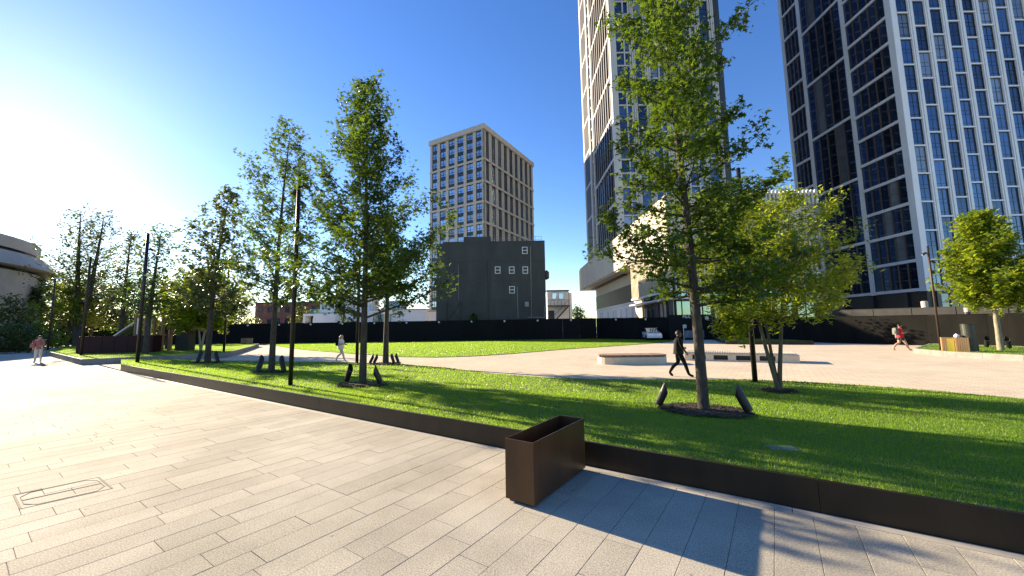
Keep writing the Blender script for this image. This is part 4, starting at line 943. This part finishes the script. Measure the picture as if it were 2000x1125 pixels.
# slender tower with podium (centre right)
st = empty('tower_with_podium', (0, 0, 0), 'slender tall tower on a cream stone podium behind the nearest tree', 'tower')
XT, YN, YF, ZT2 = 21.6, 75.2, 107.0, 102.0; WT = 24.0
MB().box(XT + .6, XT + WT, YN + .6, YF, 12, ZT2).build('core', 'core_dark', st)
FL2 = Fac((XT, YF), -math.pi / 2, st); FR2 = Fac((XT, YN), 0, st); LL = YF - YN; ZP = 18.0
fr = MB(); fn = MB()
zz_ = [(0, 1.2), (8.0, 9.3), (12.0, 13.0), (LL - 1.2, LL)]
for a0, a1 in zz_: fr.box(a0, a1, 0, .5, ZP, ZT2)
for x0, x1, zoff, nf in ((1.2, 8.0, 4.0, 5), (13.0, LL - 1.2, 0, 9)):
    z = ZP + zoff; prev = ZP
    while z < ZT2 + 9.3:
        zc = min(z, ZT2)
        if zc - prev > 1.5:
            pwid = (x1 - x0) / nf
            for k in range(nf):
                window(FL2, x0 + k * pwid + .01, prev + .21, round(pwid - .02, 3), round(zc - prev - .62, 3), 'fin_mauve', 'glass_dark', y=.36, hb=(.33, .66), ft=.07, d=.1)
                fn.box(x0 + k * pwid + pwid * .5 - .28, x0 + k * pwid + pwid * .5 + .28, .06, .355, prev + .205, zc - .415)
        fr.box(x0 + .001, x1 - .001, .02, .48, zc - .4, zc + .2); prev = zc; z += 9.3
for k in range(28):                                       # recessed balcony slot
    z = ZP + k * 3.0; fr.box(9.301, 11.999, .3, .49, z, z + .3)
FL2.build(fr, 'facade_frame', 'tower_cream'); o = FL2.build(fn, 'facade_fins', 'fin_mauve'); o['kind'] = 'stuff'
fr = MB(); fr.box(.501, 1.3, 0, .45, ZP, ZT2)
cx = 1.35; SH = 2.95
for c_ in range(6):
    w1_, w2_ = (1.5, .85) if c_ % 2 == 0 else (1.7, .0); fl = 1.25
    rows = int((ZT2 - ZP) / SH); step = 1 if c_ % 2 == 0 else 2
    for r_ in range(0, rows, step):
        z = ZP + r_ * SH
        window(FR2, cx, z + .3, w1_, round(SH * step - .32, 3), 'dark_panel', 'glass_blue', y=.3, vb=(), hb=(.4,) if step == 1 else (.2, .5, .7), ft=.06, d=.1)
        if w2_: window(FR2, cx + w1_ + .3, z + .3, w2_, round(SH - .32, 3), 'dark_panel', 'glass_dark', y=.3, ft=.06, d=.1)
        fr.box(cx - .01, cx + w1_ + (.3 + w2_ if w2_ else 0) + .01, .04, .42, z - .02, z + .29)
    if w2_: fr.box(cx + w1_ + .02, cx + w1_ + .28, .0, .44, ZP, ZT2)
    xe = cx + w1_ + (.3 + w2_ if w2_ else 0)
    for k in range(3): fr.box(xe + .05 + k * .42, xe + .05 + k * .42 + .3, -.1 if k == 1 else 0, .45, ZP, ZT2)
    fr.box(xe + .02, xe + 1.3, .2, .44, ZP, ZT2 - .01); cx = xe + 1.36
FR2.build(fr, 'facade_frame', 'tower_cream')
# podium
XP, YPn, YPf = 20.0, 48.0, 111.0
panelsz = [12.45, 14.5, 16.55, 18.6]
FP = Fac((XP, YPf), -math.pi / 2, st); LP = YPf - YPn
MB().box(XP + .31, XP + 17, YPn + .3, YPf - .1, 12.46, 18.5).build('podium_core', 'podium_cream', st)
l = LP / 21
pm_ = MB().box(.006, l - .006, 0, .3, 0, 6.15).mesh('podium_panel', 'podium_cream')
for k in range(21): FP.put('podium_panel', pm_, k * l, 12.45)
FP.build(MB().box(.0, LP, .301, 4.9, 12.2, 12.44), 'soffit', 'podium_cream')
for k in range(4): FP.build(MB().box(-.4 - k * .55, -.2 - k * .55, .1, 1.2, 12.4, 18.4), 'end_fin', 'fin_brown')
FPf = Fac((XP, YPn), 0, st)
WP = 19.3; l = WP / 8; pm_ = MB().box(.006, l - .006, -.0, .29, 0, 6.15).mesh('podium_panel', 'podium_cream')
for k in range(8): FPf.put('podium_panel', pm_, (.305 if k == 0 else 0) + k * l, 12.45)
# recessed wall under the box, far half
YR = 63.6; xr_ = XP + 3.2; FQ = Fac((xr_, YPf - 6), -math.pi / 2, st); LQ = YPf - 6 - YR
MB().box(xr_ + .3, XP + 17, YR, YPf - 6, 0, 12.19).build('podium_core', 'core_dark', st)
FQ.build(MB().box(0, LQ, 0, .29, 9.9, 12.19), 'upper_wall', 'podium_cream')
FQ.build(MB().box(0, LQ, .0, .29, 0, 6.1), 'lower_wall', 'white_render'); FQ.build(MB().box(0, LQ, -.25, -.001, 6.101, 6.4), 'sill_band', 'white_render')
FQ.build(MB().box(0, LQ, .2, .28, 6.11, 9.89), 'band_glass', 'glass_dark')
fm = MB().box(0, .22, -.15, .19, 0, 3.75).mesh('fin', 'fin_brown')
for k in range(int(LQ / .75)): FQ.put('fin', fm, .3 + k * .75, 6.12)
for k, x in enumerate((4, 6, 12, 17, 19, 23, 27, 31, 36)): window(FQ, x, 3.2, .7, 2.1, 'core_dark', 'glass_dark', y=-.02, ft=.08, d=.06, name='slot_window')
# near half: cream fins over a dark glazed ground floor
FN = Fac((XP, YR), -math.pi / 2, st); LN = YR - YPn
MB().box(XP + 1.2, XP + 17, YPn + 1.2, YR - .01, 0, 12.19).build('podium_core', 'core_dark', st)
for F_, Ln in ((FN, LN), (FPf, WP)):
    gl = .62; cnt = int(Ln / gl); fm = MB().box(0, .2, .0, .5, 0, 6.2).mesh('fin', 'podium_fin'); gm_ = None
    for k in range(cnt): F_.put('fin', fm, .05 + k * Ln / cnt, 6.25 - .0)
    F_.build(MB().box(.5 if F_ is FPf else 0, Ln, .62, .7, 6.2, 12.2), 'band_glass', 'glass_dark')
    for z in (6.0, 8.15, 10.3): F_.build(MB().box(.0 if F_ is FN else .46, Ln, -.12 if z < 7 else .1, .45, z, z + (.24 if z < 7 else .12)), 'white_band', 'white_frame')
    F_.build(MB().box(.0 if F_ is FN else .46, Ln, -.5, .9, 5.05, 5.25), 'canopy_edge', 'white_frame')
    cnt = 7 if F_ is FPf else 5; wv = (Ln - .8) / cnt
    for k in range(cnt):
        tw_ = F_ is FN and k == 0
        if tw_: F_.build(MB().box(.1, wv + .3, .5, .95, 0, 6.0), 'tan_wall', 'podium_fin'); continue
        window(F_, .5 + k * wv, .3, round(wv - .25, 3), 4.65, 'core_dark', 'glass_teal' if F_ is FPf else 'glass_dark', y=.8, vb=(.5,), hb=(.3,), ft=.12, d=.12)
        window(F_, .5 + k * wv, 5.27, round(wv - .25, 3), .72, 'core_dark', 'glass_teal' if F_ is FPf else 'glass_dark', y=.8, ft=.06, d=.12)
FPf.build(MB().box(0, .45, .46, .9, 0, 6.0), 'corner_post', 'core_dark')
lv = MB(); la, lb_ = D(1455, 390, 47.9).x - XP, WP
k = 0
while la + k * .5 < lb_: lv.box(la + k * .5, la + k * .5 + .26, -.3, -.02, 16.9, 18.95); k += 1
lv.box(la, lb_, -.19, -.1, 18.4, 18.6); lv.box(la, lb_, -.19, -.1, 17.1, 17.25); o = FPf.build(lv, 'louvre_screen', 'tower_cream'); o['kind'] = 'stuff'
# rounded glass tower behind
rg_ = empty('round_glass_tower', (52, 121, 0), 'blue glass tower with rounded corner showing behind the slender tower', 'tower')
b = MB(); mm = MB(); NR = 44
for k in range(NR):
    a0, a1 = 2 * math.pi * k / NR, 2 * math.pi * (k + 1) / NR; R_ = 16.0
    for s_ in range(37):
        z0, z1 = s_ * 3.3, s_ * 3.3 + 3.05
        b.add([(R_ * math.cos(a0), R_ * math.sin(a0), z0), (R_ * math.cos(a1), R_ * math.sin(a1), z0), (R_ * math.cos(a1), R_ * math.sin(a1), z1), (R_ * math.cos(a0), R_ * math.sin(a0), z1)], [(0, 1, 2, 3)])
    mm.tube([(16.05 * math.cos(a0), 16.05 * math.sin(a0), 0), (16.05 * math.cos(a0), 16.05 * math.sin(a0), 122.1)], [.07, .07], 4)
o = b.build('glass_panels', 'glass_blue', rg_); o['kind'] = 'stuff'; o = mm.build('mullions', 'steel', rg_); o['kind'] = 'stuff'
bd = MB()
for s_ in range(37): bd.tube([(0, 0, s_ * 3.3 + 3.055), (0, 0, s_ * 3.3 + 3.295)], [16.12, 16.12], NR)
o = bd.build('floor_bands', 'tower_white', rg_)
# --- round concrete building far left
rb = empty('round_concrete_building', (0, 0, 0), 'round concrete building with ribbed parapet at far left', 'building')
RR = 30.0; dR = 112.0; cr = ray(116, 520); ang0 = math.atan2(cr.x, cr.y) - math.asin((RR + .4) / dR); cxy = Vector((math.sin(ang0) * dR, math.cos(ang0) * dR)); YRb = 71.5
rb.location = (cxy.x, cxy.y, 0)
def ring(name, prof_, mname, n=72):
    b = MB(); vs = []; fs = []; m_ = len(prof_)
    for k in range(n):
        a_ = 2 * math.pi * k / n
        for r_, z in prof_: vs.append((r_ * math.cos(a_), r_ * math.sin(a_), z))
    for k in range(n):
        for j in range(m_ - 1): fs.append((k * m_ + j, ((k + 1) % n) * m_ + j, ((k + 1) % n) * m_ + j + 1, k * m_ + j + 1))
    return b.add(vs, fs).build(name, mname, rb)
def zz(v): return D(60, v, YRb - 12).z
ring('parapet', [(RR - 1.9, zz(489)), (RR - 1.8, zz(468)), (RR - 2.6, zz(468)), (RR - 8, zz(470))], 'concrete_rib')
ring('upper_recess', [(RR - 2.8, zz(498)), (RR - 2.8, zz(486))], 'recess_dark')
ring('drum', [(RR - 2.5, zz(524.5)), (RR + .4, zz(524.5)), (RR + .3, zz(521)), (RR - 1.1, zz(497)), (RR - 3.2, zz(496))], 'concrete_round')
ring('window_recess', [(RR - 1.8, zz(532)), (RR - 1.8, zz(523))], 'glass_dark')
ring('lower_wall', [(RR - 1.0, 0), (RR - 1.0, zz(532)), (RR - 2.6, zz(531))], 'concrete_round')
ribm = MB().box(-.16, .16, -.25, .25, zz(488), zz(467)).mesh('rib', 'concrete_rib'); pilm = MB().box(-1.2, 1.2, -.8, .8, 0, zz(526)).mesh('pilaster', 'concrete_rib')
lwm = MB().box(-1.1, 1.1, -.2, .2, 0, 1.1).mesh('window_band', 'glass_dark')
for k in range(150):
    a_ = math.radians(-135 + k * 1.2 + .0); o = link('rib', ribm, rb, ((RR - 1.75) * math.cos(a_), (RR - 1.75) * math.sin(a_), 0), a_ + math.pi / 2) if k < 125 else None
for k in range(24):
    a_ = math.radians(-150 + k * 7.0); link('pilaster', pilm, rb, ((RR - 1.1) * math.cos(a_), (RR - 1.1) * math.sin(a_), 0), a_ + math.pi / 2)
    for j, v in enumerate((548, 566, 584)): link('window_band', lwm, rb, ((RR - .95) * math.cos(a_ + .061), (RR - .95) * math.sin(a_ + .061), zz(v)), a_ + .061 + math.pi / 2)
# --- brick and white buildings behind the hoarding
bb = empty('brick_building', (0, 0, 0), 'dark red brick building behind the hoarding left of the white house', 'building'); Yb = 105
x0, x1 = D(498, 610, Yb).x, D(622, 610, Yb).x; zt_ = D(560, 592, Yb).z
MB().box(x0, x1, Yb, Yb + 14, 0, zt_).build('wall', 'brick_red', bb); MB().box(x0 - .2, x1 + .2, Yb - .2, Yb + 14.2, zt_ + .0005, zt_ + .3).build('roof', 'core_dark', bb)
FBk = Fac((x0, Yb), 0, bb)
for k in range(7):
    for r_ in range(2): window(FBk, 1.0 + k * 2.45, zt_ - 2.6 - r_ * 3.0, 1.1, 1.5, 'dark_panel', 'glass_dark', y=-.06, ft=.08)
wb = empty('white_house', (0, 0, 0), 'white modern flat roofed house behind the hoarding', 'building'); Yw = 82
def wbx(u0, u1, v0, y0, y1, nm='wall_block', mname='white_render', v1=None):
    a, b = D(u0, v0, Yw + y0), D(u1, v0, Yw + y0); return MB().box(a.x, b.x, Yw + y0, Yw + y1, 0 if v1 is None else D(u0, v1, Yw + y0).z, a.z).build(nm, mname, wb)
wbx(592, 612, 613, 0, 6, 'porch', v1=617); wbx(592, 596, 617.05, 0, 6, 'porch_wall'); wbx(596.1, 611, 617.05, 2.5, 5.9, 'porch_recess', 'glass_dark')
wbx(612.05, 655, 612.5, 0, 8); wbx(655.05, 697, 611.5, 1.6, 8); wbx(697.05, 733, 607.5, 0, 8); wbx(733.05, 832, 606, .4, 9)
wbx(626, 722, 583, 3, 9.5, 'upper_block', v1=611); wbx(621, 724, 581, 2.6, 10, 'roof_slab', 'concrete_rib', v1=583)
wbx(605, 626, 604, 3.2, 8, 'terrace_glass', 'glass_teal', v1=612); wbx(749, 785, 590, 5, 9, 'upper_pavilion', 'glass_dark', v1=605.5); wbx(745, 790, 588, 4.6, 9.4, 'roof_slab', 'concrete_rib', v1=590); wbx(733, 833, 604, .2, 9.2, 'roof_slab', 'concrete_rib', v1=605.9)
Fw = Fac((D(728, 620, Yw).x, Yw - .05), 0, wb); 
for k in range(3): window(Fw, .1 + k * 1.25, D(728, 629, Yw).z - .3, 1.2, 1.9, 'dark_panel', 'glass_dark', y=.3 if k else .0, ft=.08)
window(Fac((D(619, 606, Yw + 3).x, Yw + 3 - .1), 0, wb), 1.0, D(620, 605, Yw + 3).z, 1.4, 1.7, 'white_frame', 'glass_teal', vb=(.5,), ft=.08)
cbx = empty('low_pale_hut', (0, 0, 0), 'small pale hut in the gap left of the grey block', 'hut'); a, b = D(838, 609, 70), D(850, 609, 70); MB().box(a.x, b.x + 1, 70, 74, 0, a.z).build('wall', 'white_render', cbx); MB().box(a.x - .1, b.x + 1.1, 69.9, 74.1, a.z + .0005, a.z + .2).build('roof', 'concrete_rib', cbx)

# ------------------------------------------------------------------ play area on the left island
a, b = G(147, 691, .33), G(297, 688, .33); d = b - a; ang = math.atan2(d.y, d.x); L_ = d.length
e = empty('burgundy_box', tuple(a), 'long low burgundy box enclosure on the left island', 'enclosure', rz=ang); n = 6
for k in range(n):
    MB().box(k * L_ / n + .01, (k + 1) * L_ / n - .01, 0, .06, -.02, 1.32).build('board', 'burgundy', e); MB().box(k * L_ / n + .01, (k + 1) * L_ / n - .01, .8, .86, -.02, 1.32).build('board', 'burgundy', e)
for x in (0.0, L_ - .06): MB().box(x + .0, x + .06, .061, .799, -.02, 1.32).build('end_board', 'burgundy', e)
ps = empty('play_structure', tuple(a + Vector((.8, 1.9, 0))), 'timber play structure with sloping net behind the burgundy box', 'play structure', rz=ang); ps.scale = (.52, .8, .95)
for x in (3.2, 4.6, 6.0, 7.2, 8.3):
    for y in (0, 1.2): MB().bar((x, y, 0), (x + rnd.uniform(-.1, .1), y, 2.9 + rnd.uniform(-.3, .3)), .22).build('post', 'timber', ps)
MB().box(3.0, 6.3, -.1, 1.3, 1.35, 1.45).build('deck', 'timber', ps)
MB().add([(-1.2, .0, .6), (3.1, .0, 2.4), (3.1, 1.2, 2.4), (-1.2, 1.2, .6), (-1.2, 0, .65), (3.1, 0, 2.45), (3.1, 1.2, 2.45), (-1.2, 1.2, .65)], [(0, 3, 2, 1), (4, 5, 6, 7), (0, 1, 5, 4), (1, 2, 6, 5), (2, 3, 7, 6), (3, 0, 4, 7)]).build('sloping_net', 'net_teal', ps)
MB().bar((-1.4, -.05, .75), (3.2, -.05, 2.6), .1).build('hand_rail', 'white_paint', ps)
for x in (3.6, 5.2): MB().box(x, x + .55, -.2, -.15, 1.5, 2.9).build('white_board', 'white_paint', ps)
MB().box(9.0, 11.0, .2, 1.2, 0, 2.0).build('grey_cabinet', 'parapet', ps)
sp = G(325, 681, .33); e = empty('red_sculpture', tuple(sp), 'small rusty red lattice tree sculpture left of the hoarding end', 'sculpture')
MB().tube([(0, 0, 0), (0, 0, 1.2)], [.16, .12], 8).build('stem', 'post_rust', e)
ss = MB(); r5 = random.Random(3)
for k in range(46):
    a_ = r5.uniform(0, 6.28); f_ = r5.random(); r_ = (.95 - abs(f_ - .35) * 1.1); p_ = Vector((r_ * math.cos(a_) * .8, r_ * math.sin(a_) * .8, 1.0 + f_ * 1.9)); ss.bar((0, 0, .9 + f_ * .9), p_, .05); ss.bar(p_, p_ + Vector((r5.uniform(-.5, .5), r5.uniform(-.5, .5), .3)), .06)
ss.build('lattice', 'post_rust', e)
# ------------------------------------------------------------------ people
def person(loc, heading, height, label, c, arms, stride=1.0, long_hair=False, top_w=1.0, skirt=False, sleeve=.5, shorts=False, tilt=0.0, beard=False):
    k = height / 1.75
    V = [(0, 0, .98, .135, 0), (0.0, 0, 1.12, .125 * top_w, 1), (.02, 0, 1.32, .145 * top_w, 1), (.02, 0, 1.47, .075, 1), (.035, 0, 1.53, .052, 2), (.055, 0, 1.625, .088, 2), (.05, 0, 1.70, .072, 2)]
    Ed = [(0, 1), (1, 2), (2, 3), (3, 4), (4, 5), (5, 6)]
    s = stride
    for sgn, kn, an, he, to in ((-1, (.16 * s, .53), (.27 * s, .10), None, (.27 * s + .17, .033)), (1, (-.02 * s, .52), (-.30 * s, .155), None, (-.30 * s + .13, .033))):
        b = len(V); y = sgn * .085
        V += [(0, y, .9, .098, 0), (kn[0] * .5, y, .72, .085, 3), (kn[0], y, kn[1], .062, 3), ((kn[0] + an[0]) / 2 - .015, y, (kn[1] + an[1]) / 2 + .05, .058, 4), (an[0], y, an[1], .042, 4), (an[0] + (to[0] - an[0]) * .5, y + sgn * .01, to[1] + .015, .044, 5), (to[0], y + sgn * .015, to[1], .036, 5)]
        Ed += [(0, b)] + [(b + i, b + i + 1) for i in range(6)]
    hands = []
    for sgn, (el, wr) in zip((-1, 1), arms):
        b = len(V); sh = (.02, sgn * .175, 1.41)
        e_ = (sh[0] + el[0], sh[1] + sgn * el[1], sh[2] + el[2]); w_ = (e_[0] + wr[0], e_[1] + sgn * wr[1], e_[2] + wr[2]); dv = (Vector(w_) - Vector(e_)).normalized(); h_ = Vector(w_) + dv * .07
        mid = tuple(.5 * (a_ + b_) for a_, b_ in zip(sh, e_))
        V += [(*sh, .064, 1), (*mid, .056, 1), (*e_, .046, 6), (*w_, .031, 7), (*h_, .036, 7)]
        Ed += [(2, b)] + [(b + i, b + i + 1) for i in range(4)]; hands.append((h_, dv, sgn))
    me = bpy.data.meshes.new('tmp'); me.from_pydata([v[:3] for v in V], Ed, []); tmp = bpy.data.objects.new('tmp', me); COL.objects.link(tmp)
    sk_ = tmp.modifiers.new('s', 'SKIN'); sk_.use_smooth_shade = True
    if not me.skin_vertices: bpy.context.view_layer.objects.active = tmp
    for i, sv in enumerate(me.skin_vertices[0].data): sv.radius = (V[i][3] * 1.22, V[i][3] * 1.22); sv.use_root = (i == 0)
    sub = tmp.modifiers.new('d', 'SUBSURF'); sub.levels = 2; sub.render_levels = 2
    bpy.context.view_layer.update(); bm_ = bpy.data.meshes.new_from_object(tmp.evaluated_get(bpy.context.evaluated_depsgraph_get())); bpy.data.objects.remove(tmp); bpy.data.meshes.remove(me)
    body = MB(); body.v = [tuple(v.co) for v in bm_.vertices]; body.f = [tuple(p_.vertices) for p_ in bm_.polygons]
    P0 = [Vector(v[:3]) for v in V]
    for p_ in bm_.polygons:
        best = None
        for a, b in Ed:
            A_, B_ = P0[a], P0[b]; d_ = B_ - A_; t = max(0, min(1, (p_.center - A_).dot(d_) / d_.length_squared)); ds = (p_.center - A_ - d_ * t).length - (V[a][3] * (1 - t) + V[b][3] * t)
            if best is None or ds < best[0]: best = (ds, V[a][4] if t < .5 else V[b][4])
        body.mi.append(best[1])
    bpy.data.meshes.remove(bm_)
    for h_, dv, sgn in hands:                              # fingers rooted in the palm
        side = dv.cross(Vector((0, 1, 0))); side = side.normalized() if side.length > .1 else Vector((1, 0, 0)); inw = Vector((0, -sgn, 0))
        for j, ln in enumerate((.068, .078, .073, .056)):
            q0 = h_ + side * (.024 - .016 * j); body.tube([q0, q0 + dv * ln * .6, q0 + dv * ln * .9 + inw * .02], [.009, .0085, .006], 5, 7)
        q0 = h_ - dv * .03 + side * .03; body.tube([q0, q0 + side * .022 + dv * .03, q0 + side * .026 + dv * .06 + inw * .01], [.011, .0095, .007], 5, 7)
    body.tube([(.15, 0, 1.64), (.173, 0, 1.608), (.15, 0, 1.60)], [.008, .014, .01], 6, 2)      # nose
    for sg in (-1, 1):
        body.tube([(.137, sg * .034, 1.642), (.151, sg * .034, 1.642)], [.01, .006], 6, 8); body.tube([(.045, sg * .10, 1.60), (.05, sg * .112, 1.63), (.045, sg * .10, 1.655)], [.012, .016, .01], 5, 2)
    body.tube([(.138, -.022, 1.575), (.149, 0, 1.573), (.138, .022, 1.575)], [.005, .007, .005], 5, 9)
    sk1 = c['skin']
    mats = [c['pelvis'] if 'pelvis' in c else c['bottom'], c['top'], sk1, c['bottom'], c.get('shin', c['bottom']), c['shoes'], c.get('elbow', c['top']), sk1, 'hair_dark', 'cloth_pink' if sk1 == 'skin' else 'skin_dark']
    o = body.build('person', mats, None, loc, heading, smooth=True); o.scale = (k, k, k); tag(o, label, 'person')
    hr = MB(); vs = []; fs = []; n, m_ = 14, 7
    for j in range(m_ + 1):
        ph = math.pi * .5 * j / m_ * (1.25)
        for i in range(n):
            a_ = 2 * math.pi * i / n; back_ = math.cos(a_) < .3
            rr_ = math.sin(ph); drop = math.cos(ph)
            x = .05 + .116 * rr_ * math.cos(a_) - (.012 if back_ else .014); z = 1.65 + .112 * drop
            if not back_ and j > m_ * .55: z = max(z, 1.705 - .004 * j); x -= .012
            vs.append((x, .110 * rr_ * math.sin(a_), z))
    for j in range(m_):
        for i in range(n): fs.append((j * n + i, j * n + (i + 1) % n, (j + 1) * n + (i + 1) % n, (j + 1) * n + i))
    hr.add(vs, fs)
    if long_hair: hr.tube([(-.04, 0, 1.68), (-.055, 0, 1.58), (-.07, 0, 1.47), (-.06, 0, 1.40)], [.07, .085, .07, .03], 10)
    hr.build('hair', c['hair'], o, smooth=True)
    if beard: MB().tube([(.09, -.05, 1.585), (.118, 0, 1.555), (.09, .05, 1.585)], [.022, .032, .022], 8).build('beard', c['hair'], o, smooth=True)
    if skirt: pass
    if shorts:
        sh_ = MB(); sh_.tube([(0, 0, 1.0), (0, 0, .88)], [.165, .175], 12); sh_.tube([(0, -.085, .92), (.07 * s, -.09, .70)], [.115, .105], 10); sh_.tube([(0, .085, .92), (-.01, .09, .70)], [.115, .105], 10); sh_.build('shorts', c['short_m'], o, smooth=True)
    if c.get('shirt_m'):
        st_ = MB(); st_.tube([(.02, 0, 1.46), (.02, 0, 1.36), (.01, 0, 1.15), (0, 0, .93), (0, 0, .86)], [.10, .175 * top_w, .172 * top_w, .19 * top_w, .20 * top_w], 14, cap=False); st_.build('shirt', c['shirt_m'], o, smooth=True)
    return o
def backpack(o, k, label, mname, x=-.2, z=1.28, w=.15):
    loc, hd = o.location, o.rotation_euler.z
    e = MB(); e.cbox(-.1, .07, -w, w, -.24, .2, .05); e.box(-.14, -.101, -w * .7, w * .7, -.18, .02); e.tube([(.07, -w * .6, .15), (.2, -w * .7, .21), (.28, -w * .7, .1)], [.018, .018, .018], 5); e.tube([(.07, w * .6, .15), (.2, w * .7, .21), (.28, w * .7, .1)], [.018, .018, .018], 5)
    q_ = Vector((math.cos(hd) * x * k, math.sin(hd) * x * k, z * k)); b = e.build('backpack', mname, None, tuple(Vector(loc) + q_), hd); tag(b, label, 'backpack'); b.scale = (k, k, k)
bent = ((.02, .06, -.27), (.22, -.06, .02)); down_f = ((.08, .05, -.27), (.12, .0, -.2)); down_b = ((-.09, .05, -.26), (-.02, .0, -.24)); hang = ((.0, .06, -.28), (.03, .0, -.24))
q = G(1328, 735.5); hm = (D(1326, 644.5, q.y).z)
person(tuple(q), -.25, hm * .985, 'man dressed in black striding across the plaza right of the short bench', dict(skin='skin_dark', top='cloth_black', bottom='cloth_black', shoes='cloth_black', hair='hair_dark', shirt_m='cloth_jacket'), (down_f, ((-.02, .08, -.27), (.20, -.02, -.05))), 1.15, beard=True)
q = G(665, 706); hm = D(664, 654, q.y).z
w = person(tuple(q), -.12, hm * .99, 'blond person in loose white clothes walking on the path below the hoarding', dict(skin='skin', top='cloth_white', bottom='cloth_cream', shoes='cloth_cream', hair='hair_blond', shirt_m='cloth_white', elbow='skin'), (bent, ((.0, .07, -.26), (.2, -.05, -.03))), 1.25, long_hair=True, top_w=1.05)
backpack(w, hm / 1.75, 'black backpack worn by the person in white', 'cloth_black')
q = G(1761, 684.5); hm = D(1761, 632, q.y).z
w = person(tuple(q), -.2, hm * .98, 'person in red shirt and dark shorts walking along the retaining wall', dict(skin='skin', top='cloth_red', bottom='skin', pelvis='cloth_navy', shoes='shoe_pink', hair='hair_dark', short_m='cloth_navy', elbow='skin', shirt_m='cloth_red'), (((.0, .05, -.27), (.2, -.04, .06)), down_b), 1.35, shorts=True, top_w=1.08)
backpack(w, hm / 1.75, 'grey backpack worn by the person in red', 'cloth_grey')
q = G(73, 708); hm = D(73, 655, q.y).z
w = person(tuple(q), math.radians(-48), hm * .99, 'person in pink top and pale trousers walking at far left', dict(skin='skin', top='cloth_pink', bottom='cloth_cream', shoes='cloth_cream', hair='hair_dark', elbow='skin', shirt_m='cloth_pink'), (hang, ((.04, .03, -.27), (.16, -.08, -.02))), .8, long_hair=True, top_w=.85)
k_ = hm / 1.75; bag = MB(); bag.cbox(-.18, .18, -.07, .07, -.14, .14, .03); bag.tube([(-.12, 0, .14), (-.06, 0, .32), (.06, 0, .32), (.12, 0, .14)], [.012] * 4, 5)
hd = math.radians(-48); pb = bag.build('shoulder_bag', 'cloth_pink', None, tuple(q + Vector((math.cos(hd + 1.57) * -.30, math.sin(hd + 1.57) * -.30, 1.1 * k_))), hd); tag(pb, 'dark pink shoulder bag carried by the person in pink', 'bag')
